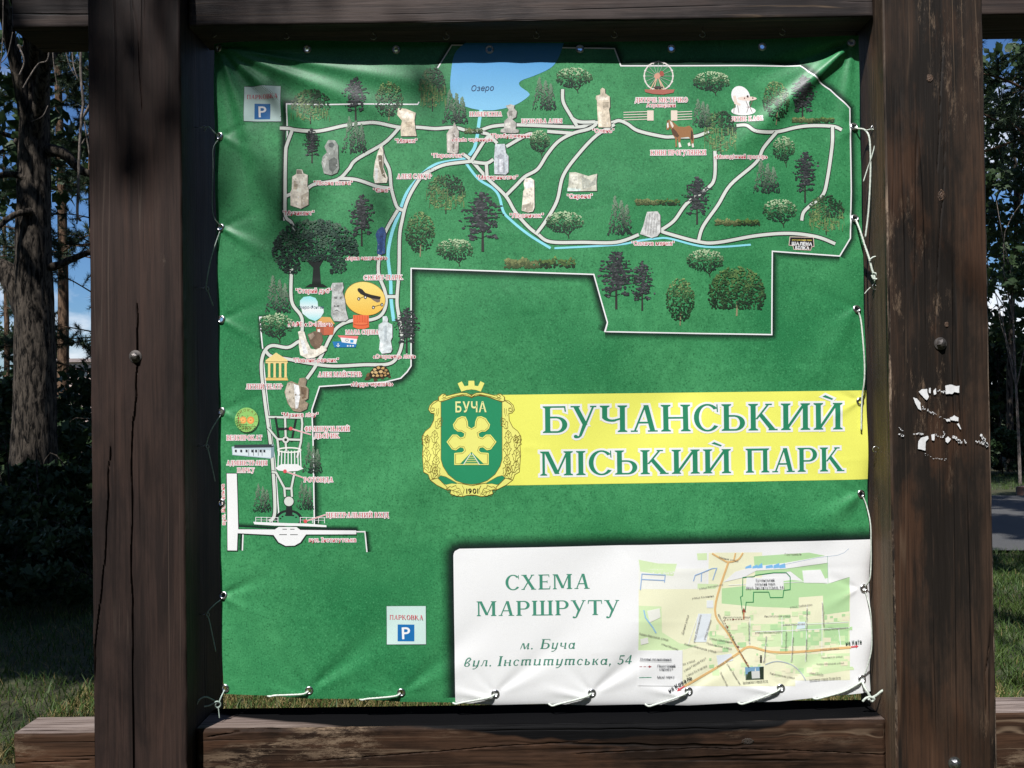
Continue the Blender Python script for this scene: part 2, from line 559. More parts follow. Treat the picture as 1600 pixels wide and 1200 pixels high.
LX0, LX1 = px_x(141.5, 600, Y0), px_x(286.5, 600, Y0)
RX0, RX1 = px_x(1390, 600, Y0), px_x(1547, 600, Y0)
def cr(pts, d=Y0):
    return [(px_x(x, y, d), px_z(x, y, d)) for x, y in pts]
def wiggle(pts, amp, n, seed):
    rnd = random.Random(seed)
    out = []
    for (a, b), (c, d) in zip(pts[:-1], pts[1:]):
        for k in range(n):
            t = k / n
            out.append((a + (c - a) * t + rnd.uniform(-amp, amp), b + (d - b) * t))
    return out + [pts[-1]]
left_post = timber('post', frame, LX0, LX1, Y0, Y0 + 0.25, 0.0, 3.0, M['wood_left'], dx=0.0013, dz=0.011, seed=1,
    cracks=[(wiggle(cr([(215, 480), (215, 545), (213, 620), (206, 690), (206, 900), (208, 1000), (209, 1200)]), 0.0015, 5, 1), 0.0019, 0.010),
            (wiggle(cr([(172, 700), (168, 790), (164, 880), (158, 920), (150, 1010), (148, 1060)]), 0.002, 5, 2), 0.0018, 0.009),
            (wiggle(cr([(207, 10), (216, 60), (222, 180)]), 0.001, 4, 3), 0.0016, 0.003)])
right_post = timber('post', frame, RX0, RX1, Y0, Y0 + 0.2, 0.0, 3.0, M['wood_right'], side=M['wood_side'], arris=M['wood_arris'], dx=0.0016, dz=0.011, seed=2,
    cracks=[(wiggle(cr([(1473, 75), (1470, 140), (1464, 270)]), 0.0008, 4, 4), 0.0014, 0.004),
            (wiggle(cr([(1476, 210), (1474, 290), (1466, 400), (1462, 520)]), 0.0008, 4, 5), 0.0014, 0.004),
            (wiggle(cr([(1545, 1015), (1540, 1060), (1541, 1110)]), 0.001, 4, 6), 0.0022, 0.006)])
left_post['label'] = 'post with split grain and saw marks, left of the banner'
right_post['label'] = 'browner scuffed post with flecks of white paint'
ZU = px_z(840, 33, YB)              # underside of the upper beam
ZL = px_z(840, 1133, YB)            # top of the lower beam
XS0 = px_x(18, 30, YB)
XS0b = px_x(21, 1140, YB)
YBK = 2.150
kn = 0.0
e = 0.003
upper = []
upper.append(timber('crossbeam', frame, LX1 + e, RX0 - e, YB, YBK + 0.04, ZU, ZU + 0.19, M['wood_upper'], dx=0.012, dz=0.004, seed=3))
timber('beam_end', frame, XS0, LX0 - e, YB, YBK + 0.04, ZU, ZU + 0.19, M['wood_upper'], dx=0.01, dz=0.004, seed=4)
timber('beam_end', frame, RX1 + e, RX1 + 0.26, YB, YBK + 0.04, ZU, ZU + 0.19, M['wood_upper'], dx=0.01, dz=0.004, seed=5)
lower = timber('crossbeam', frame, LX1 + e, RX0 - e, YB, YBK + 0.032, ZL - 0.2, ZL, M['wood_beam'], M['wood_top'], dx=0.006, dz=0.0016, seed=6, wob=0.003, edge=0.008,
    cracks=[(wiggle(cr([(327, 1152), (400, 1140), (470, 1142), (560, 1135)], YB), 0.0012, 6, 7), 0.0018, 0.006),
            (wiggle(cr([(480, 1190), (640, 1178), (760, 1168), (900, 1160)], YB), 0.0012, 6, 8), 0.0015, 0.004),
            (wiggle(cr([(900, 1178), (1100, 1168), (1300, 1176), (1395, 1180)], YB), 0.0012, 6, 9), 0.0015, 0.004)])
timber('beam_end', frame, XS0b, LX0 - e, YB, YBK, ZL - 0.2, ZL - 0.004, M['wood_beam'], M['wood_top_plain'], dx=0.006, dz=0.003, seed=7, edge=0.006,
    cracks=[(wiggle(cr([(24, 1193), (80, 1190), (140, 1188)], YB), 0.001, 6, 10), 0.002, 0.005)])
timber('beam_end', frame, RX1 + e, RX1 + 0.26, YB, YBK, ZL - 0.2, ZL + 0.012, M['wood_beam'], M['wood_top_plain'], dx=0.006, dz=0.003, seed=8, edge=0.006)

# bolts: domed hexagon head on a washer
def bolt(px, py, mat, r=0.0105, d=Y0, parent=frame):
    p = pix(px, py, d)
    bm = bmesh.new()
    def ring(rad, y, n, rot=0):
        return [bm.verts.new((p[0] + rad * math.cos(rot + 2 * math.pi * k / n), y, p[2] + rad * math.sin(rot + 2 * math.pi * k / n))) for k in range(n)]
    def bridge(a, b):
        n = len(a)
        for k in range(n):
            bm.faces.new((a[k], a[(k + 1) % n], b[(k + 1) % n], b[k]))
    y = d - 0.0005
    w = [ring(r * 1.35, y + 0.002, 24), ring(r * 1.35, y - 0.0016, 24), ring(r * 0.9, y - 0.0024, 24)]
    bridge(w[0], w[1]); bridge(w[1], w[2])
    bm.faces.new(w[2][::-1])
    h = [ring(r * 0.92, y - 0.0026, 6, 0.3), ring(r * 0.92, y - 0.0075, 6, 0.3), ring(r * 0.66, y - 0.0105, 6, 0.3), ring(r * 0.25, y - 0.012, 6, 0.3)]
    for a, b in zip(h[:-1], h[1:]):
        bridge(a, b)
    bm.faces.new(h[-1][::-1])
    bmesh.ops.recalc_face_normals(bm, faces=bm.faces[:])
    me = bpy.data.meshes.new('bolt')
    bm.to_mesh(me); bm.free()
    return link('bolt', me, mat, parent)
bolt(212, 557, M['bolt'], parent=left_post)
bolt(1469, 537, M['bolt'], parent=right_post)
bolt(1491, 1192, M['bolt_new'], parent=right_post)

# knots in the posts: low oval discs with a raised lip
def knot(px, py, rx, ry, d, mat, parent=frame):
    p = pix(px, py, d)
    V, F = [], []
    rings = [(1.0, 0.0022), (0.86, -0.0016), (0.62, -0.0004), (0.35, -0.0018), (0.0, -0.0008)]
    n = 20
    rnd = random.Random(px)
    jit = [rnd.uniform(0.85, 1.15) for _ in range(n)]
    for k, (s, y) in enumerate(rings):
        for i in range(n):
            a = 2 * math.pi * i / n
            V.append((p[0] + s * rx * jit[i] * math.cos(a), d + y, p[2] + s * ry * jit[i] * math.sin(a)))
    for k in range(len(rings) - 1):
        for i in range(n):
            j = (i + 1) % n
            F.append((k * n + i, k * n + j, (k + 1) * n + j, (k + 1) * n + i))
    me = mesh_py('knot', V, F)
    o = link('knot', me, mat, parent, smooth=True)
    return o
km = plain('knot_wood', (0.075, 0.040, 0.022), 0.6, var=0.6, vs=260, bump=0.5)
kd = plain('dark_knot_wood', (0.030, 0.021, 0.015), 0.65, var=0.6, vs=260, bump=0.5)
knot(1471, 305, 0.010, 0.014, Y0, km, right_post)
knot(1453, 122, 0.008, 0.010, Y0, km, right_post)
knot(1479, 507, 0.005, 0.006, Y0, km, right_post)
knot(1168, 1158, 0.016, 0.007, YB, kd, lower)

# flecks of white paint left on the right post
def blob(rnd, cx, cy, rx, ry, n=9):
    return [(cx + rx * rnd.uniform(0.6, 1.1) * math.cos(2 * math.pi * k / n), cy + ry * rnd.uniform(0.6, 1.1) * math.sin(2 * math.pi * k / n)) for k in range(n)]
rnd = random.Random(5)
PP = lambda L: [(1400 + x * 0.2, 480 + y * 0.2) for x, y in L]
paint_polys = [PP(q) for q in (
    [(385, 612), (430, 603), (470, 618), (495, 612), (493, 668), (455, 662), (440, 676), (390, 678)],
    [(178, 660), (205, 640), (245, 640), (245, 668), (258, 700), (240, 727), (215, 705)],
    [(135, 705), (165, 715), (190, 745), (192, 775), (200, 808), (175, 795), (150, 750)],
    [(258, 630), (272, 630), (270, 672), (256, 668)], [(292, 655), (312, 630), (314, 680), (296, 685)],
    [(420, 865), (455, 845), (488, 862), (486, 890), (440, 885), (425, 880)], [(385, 875), (420, 870), (425, 892), (400, 893)],
    [(475, 910), (490, 905), (510, 955), (500, 950)],
    [(175, 1050), (195, 1020), (250, 1005), (255, 1025), (232, 1050), (230, 1120), (172, 1105)],
    [(275, 995), (303, 990), (300, 1040), (280, 1040)], [(385, 1025), (405, 1010), (430, 1030), (405, 1062), (388, 1050)])]
for (ax, ay, bx, by, n, s) in ((200, 780, 290, 828, 16, 4), (290, 828, 390, 880, 14, 3), (135, 985, 215, 990, 14, 5), (440, 1005, 515, 1060, 22, 8), (310, 1000, 380, 1012, 10, 5),
                               (620, 1050, 680, 1062, 14, 5), (668, 1000, 715, 1090, 22, 9), (330, 650, 385, 665, 8, 6), (215, 1140, 290, 1185, 8, 2), (290, 1185, 420, 1190, 14, 3),
                               (20, 945, 55, 960, 6, 3), (30, 998, 62, 1000, 6, 6), (370, 970, 385, 1000, 8, 4), (535, 1040, 550, 1058, 5, 5)):
    for k in range(n):
        t = rnd.random()
        paint_polys.append(PP(blob(rnd, ax + (bx - ax) * t + rnd.uniform(-4, 4), ay + (by - ay) * t + rnd.uniform(-8, 8), s * rnd.uniform(0.5, 1.6), s * rnd.uniform(0.5, 1.6), 7)))
def paint(name, polys):
    V, F = [], []
    for q in polys:
        fine = []
        for (a, b), (c, d) in zip(q, q[1:] + q[:1]):
            m = max(1, int(math.hypot(c - a, d - b) / 1.2))
            for k in range(m):
                t = k / m
                fine.append((a + (c - a) * t + rnd.uniform(-.25, .25), b + (d - b) * t + rnd.uniform(-.35, .35)))
        b0 = len(V)
        W = [pix(x, y, Y0 - 0.0032) for x, y in fine]
        V += [tuple(w) for w in W]
        for tr in tessellate_polygon([[Vector(w) for w in W]]):
            a, b, c = (np.array(W[i]) for i in tr)
            if np.cross(b - a, c - a)[1] > 0:
                tr = tr[::-1]
            F.append(tuple(b0 + i for i in tr))
    return link(name, mesh_py(name, V, F), M['paint'], right_post)
for q in paint_polys[:11]:
    paint('paint_chip', [q])
po = paint('paint_flecks', paint_polys[11:])
po['kind'] = 'stuff'
# ------------------------------------------------------------------ the banner: a sheet of PVC with folds
TOP = np.array([(332, 66), (480, 63), (620, 66), (765, 67), (906, 66), (1049, 64), (1191, 61), (1290, 57), (1342, 55)], float)
BOT = np.array([(349, 1085), (420, 1087), (483, 1092), (560, 1092), (627, 1097), (700, 1098), (774, 1103), (850, 1101), (925, 1104), (1000, 1102), (1076, 1104), (1150, 1099), (1220, 1097), (1290, 1089), (1364, 1083)], float)
LEF = np.array([(66, 332), (212, 333.5), (300, 335), (420, 338), (560, 340), (700, 340), (786, 341), (931, 344), (1020, 346), (1085, 349)], float)
RIG = np.array([(57, 1342), (198, 1344), (341, 1348), (483, 1351), (627, 1355), (772, 1358), (920, 1361), (1083, 1364)], float)
GROM = [(340, 74), (480, 77), (619, 78), (765, 78), (906, 77), (1049, 76), (1191, 73), (1330, 67),
        (342, 212), (344, 355), (345, 499), (345, 643), (345, 786), (348, 931), (351, 1076),
        (1334, 198), (1336, 341), (1339, 483), (1344, 627), (1346, 772), (1351, 920), (1348, 1062),
        (483, 1079), (627, 1082), (774, 1084), (925, 1083), (1076, 1080), (1220, 1075)]

def ridge(x, y, x0, y0, x1, y1, w0, w1, amp, skew=0.0):
    """a fold running from (x0,y0) to (x1,y1), widening from w0 to w1 and dying out at the far end"""
    dx, dy = x1 - x0, y1 - y0
    L2 = dx * dx + dy * dy
    t = ((x - x0) * dx + (y - y0) * dy) / L2
    d = ((x - x0) * -dy + (y - y0) * dx) / math.sqrt(L2)
    w = w0 + (w1 - w0) * np.clip(t, 0, 1.2)
    env = np.clip(t * 9, 0, 1) * np.clip(1.12 - t, 0, 1) ** 0.8 * (t > 0)
    u = d / w
    return amp * env * (np.exp(-u * u) + skew * u * np.exp(-u * u))

_rng = np.random.default_rng(11)
_wv = [(_rng.uniform(0.004, 0.013), _rng.uniform(0.006, 0.02), _rng.uniform(0, 6.3), _rng.uniform(0.3, 1)) for _ in range(14)]
_crease = []
for _ in range(46):
    cx, cy = _rng.uniform(420, 1300), _rng.uniform(240, 1050)
    ln = _rng.uniform(50, 190)
    sl = _rng.uniform(-0.06, 0.06) if _rng.random() < 0.8 else _rng.uniform(-0.5, 0.5)
    _crease.append((cx, cy, cx + ln, cy + ln * sl, _rng.uniform(3.6, 5.5), _rng.uniform(-1, 1) * 0.00062))

_swell = []
for _ in range(11):
    cx, cy = _rng.uniform(380, 1250), _rng.uniform(220, 900)
    an = _rng.uniform(1.7, 2.7)
    ln = _rng.uniform(220, 420)
    _swell.append((cx, cy, cx + ln * math.cos(an), cy + ln * math.sin(an), _rng.uniform(26, 44), _rng.uniform(45, 75), _rng.choice((-1, 1)) * _rng.uniform(0.0025, 0.0045)))

def bulge(x, y):
    """how far (m) the sheet stands out towards the viewer at print position (x, y)"""
    x = np.asarray(x, float); y = np.asarray(y, float)
    u, v = (x - 335) / 1020.0, (y - 62) / 1030.0
    b = 0.012 * np.clip(np.sin(np.pi * np.clip(u, 0, 1)), 0, 1) * np.clip(np.sin(np.pi * np.clip(v, 0, 1)), 0, 1)
    for kx, ky, ph, am in _wv:
        b = b + 0.00040 * am * np.sin(kx * x + ky * y + ph)
    # top left corner folds
    for ex, ey, w0, w1, am in ((680, 135, 3, 15, 0.0075), (640, 190, 4, 20, 0.0095), (560, 265, 4, 24, 0.0085), (430, 330, 4, 28, 0.0090), (378, 330, 3, 12, 0.003)):
        b = b + ridge(x, y, 340, 74, ex, ey, w0, w1, am)
    for ex, ey, w0, w1, am in ((500, 250, 3, 18, -0.005), (400, 360, 3, 20, -0.005)):
        b = b + ridge(x, y, 340, 74, ex, ey, w0, w1, am)
    # hazy undulation over the upper left
    b = b + 0.0022 * np.exp(-((x - 540) / 160) ** 2 - ((y - 120) / 22) ** 2)
    b = b + 0.0022 * np.exp(-((x - 480) / 60) ** 2 - ((y - 215) / 60) ** 2) * np.sin((x * 0.6 + y) / 22)
    # top right corner fold
    b = b + ridge(x, y, 1332, 66, 1130, 250, 5, 24, 0.0165, -0.15)
    b = b + ridge(x, y, 1332, 66, 1175, 118, 4, 18, -0.011)
    b = b + ridge(x, y, 1332, 66, 1300, 320, 3, 22, 0.0045)
    # soft diagonal swells to the right and in the middle
    b = b + ridge(x, y, 1345, 772, 1240, 850, 6, 34, 0.006) + ridge(x, y, 1338, 483, 1240, 640, 8, 36, 0.004)
    b = b + ridge(x, y, 1180, 270, 980, 560, 30, 60, 0.004) + ridge(x, y, 990, 260, 850, 640, 50, 70, 0.003)
    # left edge: pulled to the hooks
    for gy in (212, 355, 499, 643, 786, 931):
        b = b + ridge(x, y, 344, gy, 420, gy + 42, 3, 14, 0.0024 * (1 + (gy == 355)) * (gy != 786)) + ridge(x, y, 344, gy, 430, gy - 36, 3, 14, -0.0018 * (1 + (gy == 931)) * (gy != 786))
    b = b - 0.010 * np.exp(-(x - 336) / 16.0) * (0.75 + 0.25 * np.cos((y - 212) / 144 * 2 * np.pi))
    for gy in (198, 341, 483, 627, 772, 920):
        b = b + ridge(x, y, 1342, gy, 1270, gy + 40, 3, 14, 0.0016) + ridge(x, y, 1342, gy, 1262, gy - 34, 3, 14, -0.0014)
    b = b - 0.006 * np.exp(-(1352 - x) / 12.0) * (0.6 + 0.4 * np.cos((y - 198) / 143 * 2 * np.pi))
    # bottom edge: folds rising from the lacing
    for gx, gy, f in ((483, 1079, 1), (627, 1082, .8), (774, 1084, .5), (925, 1083, .7), (1076, 1080, .35), (1220, 1075, .35)):
        b = b + ridge(x, y, gx - 4, gy + 6, gx + 150, gy - 130, 4, 30, -0.0050 * f) + ridge(x, y, gx, gy, gx + 130, gy - 60, 4, 22, 0.0032 * f)
        b = b + ridge(x, y, gx, gy, gx - 52, gy - 60, 3, 16, -0.0024 * f) + ridge(x, y, gx, gy + 10, gx - 75, gy - 6, 3, 9, 0.0028)
    b = b - 0.004 * np.exp(-(1100 - y) / 9.0)
    b = b + 0.0045 * np.exp(-((x - 985) / 55 + (y - 985) / 90) ** 2 - ((y - 990) / 60) ** 2)
    b = b - 0.0030 * np.exp(-((x - 1325) / 45) ** 2 - ((y - 1000) / 70) ** 2)
    for c in _swell:
        b = b + ridge(x, y, *c)
    for c in _crease:
        b = b + ridge(x, y, c[0], c[1], c[2], c[3], c[4], c[4] * 1.5, c[5])
    return b

def place(P, off=0.0):
    """print coordinates -> points on the folded sheet (+ off metres towards the viewer) and their normals"""
    P = np.asarray(P, float).reshape(-1, 2)
    x, y = P[:, 0], P[:, 1]
    W = pixv(P, np.full(len(P), YN))
    k = YN / FPX
    h = 1.5
    gx = (bulge(x + h, y) - bulge(x - h, y)) / (2 * h * k)
    gy = (bulge(x, y + h) - bulge(x, y - h)) / (2 * h * k)
    Nn = np.stack([-gx, -np.ones_like(gx), gy], 1)
    Nn /= np.linalg.norm(Nn, axis=1)[:, None]
    W[:, 1] -= bulge(x, y) + np.asarray(off)
    return W, Nn

banner_root = empty('map_banner', tuple(pix(850, 1090, YN)))
tag(banner_root, 'green printed park map banner laced into the timber frame with cords', 'banner')

NU, NV = 400, 408
uu, vv = np.meshgrid(np.linspace(0, 1, NU), np.linspace(0, 1, NV))
xl, xr = 0, 0
tx = 332 + uu * (1342 - 332); bx = 349 + uu * (1364 - 349)
ty = np.interp(tx, TOP[:, 0], TOP[:, 1]); by = np.interp(bx, BOT[:, 0], BOT[:, 1])
gy = ty + (by - ty) * vv
lx = np.interp(gy, LEF[:, 0], LEF[:, 1]); rx = np.interp(gy, RIG[:, 0], RIG[:, 1])
gx = lx + (rx - lx) * uu
Gp = np.stack([gx.ravel(), gy.ravel()], 1)
Wp, Np = place(Gp)
idx = np.arange(NU * NV).reshape(NV, NU)
q = np.stack([idx[:-1, :-1], idx[1:, :-1], idx[1:, 1:], idx[:-1, 1:]], -1).reshape(-1, 4)
cen = Gp[q].mean(1)
keep = np.ones(len(q), bool)
for gxx, gyy in GROM:
    keep &= np.hypot(cen[:, 0] - gxx, cen[:, 1] - gyy) > 4.0
me = mesh_np('sheet', Wp, q[keep])
sheet_o = link('sheet', me, M['banner'], banner_root, smooth=True)

# ------------------------------------------------------------------ print engine
class Ink:
    def __init__(self, layer, soft=False, step=3e-6):
        self.P, self.C, self.F, self.O = [], [], [], []
        self.mott, self.res = 0.0, 3.4
        self.layer, self.soft, self.step, self.k = layer * 0.0001, soft, step, 0
    def _off(self):
        self.k += 1
        return self.layer + self.k * self.step
    def tris(self, pts, tris, col):
        o = self._off()
        b = len(self.P)
        self.P += [tuple(p) for p in pts]
        cc = col if isinstance(col, list) else [col] * len(pts)
        self.C += cc
        self.O += [o] * len(pts)
        self.F += [tuple(b + i for i in t) for t in tris]
        return self
    def poly(self, pts, col, res=None):
        """filled polygon; long edges are split so that the print follows the folds"""
        if res:
            out = []
            for (a, b), (c, d) in zip(pts, list(pts[1:]) + [pts[0]]):
                m = max(1, int(math.hypot(c - a, d - b) / res))
                out += [(a + (c - a) * k / m, b + (d - b) * k / m) for k in range(m)]
            pts = out
        tr = tessellate_polygon([[Vector((x, y, 0)) for x, y in pts]])
        if callable(col):
            col = [col(x, y) for x, y in pts]
        return self.tris(pts, tr, col)
    def grid(self, fn, nu, nv, col):
        """quad patch from fn(u, v) -> (x, y)"""
        pts = [fn(i / nu, j / nv) for j in range(nv + 1) for i in range(nu + 1)]
        tr = []
        for j in range(nv):
            for i in range(nu):
                a = j * (nu + 1) + i
                tr += [(a, a + nu + 1, a + nu + 2), (a, a + nu + 2, a + 1)]
        if callable(col):
            col = [col(x, y) for x, y in pts]
        return self.tris(pts, tr, col)
    def ell(self, cx, cy, rx, ry, col, n=22, rot=0.0):
        c, s = math.cos(rot), math.sin(rot)
        pts = []
        for k in range(n):
            a = 2 * math.pi * k / n
            x, y = rx * math.cos(a), ry * math.sin(a)
            pts.append((cx + c * x - s * y, cy + s * x + c * y))
        return self.poly(pts, col)
    def strip(self, pts, w, col, smooth=False, close=False, colf=None, res=9):
        pts = [np.array(p, float) for p in pts]
        if smooth and len(pts) > 2:
            pts = catmull(pts, 6)
        out = [pts[0]]
        for a, b in zip(pts[:-1], pts[1:]):
            m = max(1, int(np.hypot(*(b - a)) / res))
            out += [a + (b - a) * (k + 1) / m for k in range(m)]
        pts = out
        L, R = [], []
        n = len(pts)
        for i, p in enumerate(pts):
            a = pts[max(i - 1, 0)]; b = pts[min(i + 1, n - 1)]
            if close and i in (0, n - 1):
                a, b = pts[n - 2], pts[1]
            d1 = p - a; d2 = b - p
            t = b - a
            t = t / (np.hypot(*t) + 1e-9)
            nn = np.array((-t[1], t[0]))
            k = 1.0
            l1, l2 = np.hypot(*d1), np.hypot(*d2)
            if l1 > 1e-6 and l2 > 1e-6:
                cs = np.clip(np.dot(d1, d2) / l1 / l2, -1, 1)
                k = 1 / max(math.sqrt((1 + cs) / 2), 0.5)
            L.append(p + nn * w / 2 * k); R.append(p - nn * w / 2 * k)
        V = [tuple(p) for p in L + R]
        tr = []
        for i in range(n - 1):
            tr += [(i, i + 1, n + i + 1), (i, n + i + 1, n + i)]
        return self.tris(V, tr, col)
    def build(self, name, parent=banner_root, label=None):
        P, O, F = np.array(self.P, float), np.array(self.O), np.array(self.F)
        C = np.array([(*c, 1.0) if len(c) == 3 else c for c in self.C], np.float32)
        for _ in range(9):          # split long edges so that every patch follows the folds
            A = P[F]
            el = np.stack([np.hypot(*(A[:, (i + 1) % 3] - A[:, i]).T) for i in range(3)], 1)
            lo = el.argmax(1)
            sel = np.nonzero(el.max(1) > self.res)[0]
            if not len(sel):
                break
            i0 = F[sel, lo[sel]]; i1 = F[sel, (lo[sel] + 1) % 3]; i2 = F[sel, (lo[sel] + 2) % 3]
            nm = len(P) + np.arange(len(sel))
            P = np.concatenate([P, (P[i0] + P[i1]) / 2]); O = np.concatenate([O, O[i0]]); C = np.concatenate([C, (C[i0] + C[i1]) / 2])
            F = np.concatenate([np.delete(F, sel, 0), np.stack([i0, nm, i2], 1), np.stack([nm, i1, i2], 1)])
        if self.mott:               # photographic mottling of the printed picture
            m = np.array([noise.noise(Vector((x * .16, y * .16, 3.3))) + .8 * noise.noise(Vector((x * .42, y * .42, 8.1))) for x, y in P])
            C[:, :3] *= np.clip(1 + self.mott * m, .25, 1.6)[:, None]
            C = np.minimum(C, 1)
        W, Nn = place(P, O)
        nrm = np.cross(W[F[:, 1]] - W[F[:, 0]], W[F[:, 2]] - W[F[:, 0]])
        F[nrm[:, 1] > 0] = F[nrm[:, 1] > 0][:, ::-1]
        me = mesh_np(name, W, F)
        # all faces towards the viewer
        at = me.color_attributes.new('Col', 'FLOAT_COLOR', 'POINT')
        at.data.foreach_set('color', C.ravel())
        me.polygons.foreach_set('use_smooth', np.ones(len(me.polygons), bool))
        if len(me.vertices) == len(Nn):
            me.normals_split_custom_set_from_vertices([tuple(n) for n in Nn])
        o = link(name, me, M['ink_soft'] if self.soft else M['ink'], parent)
        if label:
            o['label'] = label
        return o

def catmull(pts, m):
    out = [pts[0]]
    n = len(pts)
    for i in range(n - 1):
        p0 = pts[max(i - 1, 0)]; p1 = pts[i]; p2 = pts[i + 1]; p3 = pts[min(i + 2, n - 1)]
        for k in range(1, m + 1):
            t = k / m
            out.append(0.5 * (2 * p1 + (p2 - p0) * t + (2 * p0 - 5 * p1 + 4 * p2 - p3) * t * t + (3 * p1 - p0 - 3 * p2 + p3) * t ** 3))
    return out

# ---- lettering. Small labels use the built-in face, the titles a serif face drawn here.
_gc = {}
def glyph_font(ch, off):
    key = (ch, off)
    if key in _gc:
        return _gc[key]
    cu = bpy.data.curves.new('glyph', 'FONT')
    cu.body = ch
    cu.size = 1.0
    cu.resolution_u = 3
    cu.offset = off
    ob = bpy.data.objects.new('glyph', cu)
    COL.objects.link(ob)
    dg = bpy.context.evaluated_depsgraph_get()
    ev = ob.evaluated_get(dg)
    m = ev.to_mesh()
    pts = [(v.co.x / 0.727, v.co.y / 0.727) for v in m.vertices]
    m.calc_loop_triangles()
    tr = [tuple(t.vertices) for t in m.loop_triangles]
    ev.to_mesh_clear()
    bpy.data.objects.remove(ob)
    bpy.data.curves.remove(cu)
    if pts:
        x0, x1 = min(p[0] for p in pts), max(p[0] for p in pts)
    else:
        x0, x1 = 0, 0.3
    _gc[key] = (pts, tr, x0, x1)
    return _gc[key]

def label(ikd, s, a, b, cap, col, halo=None, halo_w=0.13, bold=0.035, slant=0.0, gap=0.16):
    """text s along the baseline a -> b, fitted to its length"""
    a, b = np.array(a, float), np.array(b, float)
    L = np.hypot(*(b - a)); t = (b - a) / L; up = np.array((t[1], -t[0]))
    x = 0.0
    run = []
    for ch in s:
        if ch == ' ':
            x += 0.42
            continue
        p, tr, x0, x1 = glyph_font(ch, bold)
        run.append((ch, x - x0))
        x += (x1 - x0) + gap
    W = max(x - gap, 0.1)
    sx = L / W
    for off, c in ((halo_w, halo), (bold, col)):
        if c is None:
            continue
        for ch, px0 in run:
            p, tr, x0, x1 = glyph_font(ch, off)
            if not p:
                continue
            pts = [tuple(a + t * ((px0 + qx + slant * qy) * sx) + up * (qy * cap)) for qx, qy in p]
            ikd.tris(pts, tr, c)

# serif face: polygons in units of the cap height
T, t_, S = 0.168, 0.066, 0.052
def R(x0, y0, x1, y1): return [(x0, y0), (x1, y0), (x1, y1), (x0, y1)]
def stem(x, y0=0.0, y1=1.0, w=T, top=1, bot=1, e=0.075):
    o = [R(x, y0, x + w, y1)]
    if bot: o.append([(x - e, y0), (x + w + e, y0), (x + w + e, y0 + S * .7), (x + w, y0 + S * 1.6), (x, y0 + S * 1.6), (x - e, y0 + S * .7)])
    if top: o.append([(x - e, y1), (x - e, y1 - S * .7), (x, y1 - S * 1.6), (x + w, y1 - S * 1.6), (x + w + e, y1 - S * .7), (x + w + e, y1)])
    return o
def dg(x0, y0, x1, y1, w): return [[(x0, y0), (x0 + w, y0), (x1 + w, y1), (x1, y1)]]
def sf(x, y, w, e=0.07, up=False):
    return [R(x - e, y - S, x + w + e, y)] if up else [R(x - e, y, x + w + e, y + S)]
def bowl(cx, cy, rx, ry, a0, a1, tx, ty, n=22):
    o, i = [], []
    for k in range(n + 1):
        a = math.radians(a0 + (a1 - a0) * k / n)
        o.append((cx + rx * math.cos(a), cy + ry * math.sin(a)))
        i.append((cx + (rx - tx) * math.cos(a), cy + (ry - ty) * math.sin(a)))
    return [o + i[::-1]]
def disc(cx, cy, r): return [[(cx + r * math.cos(k * .5236), cy + r * math.sin(k * .5236)) for k in range(12)]]
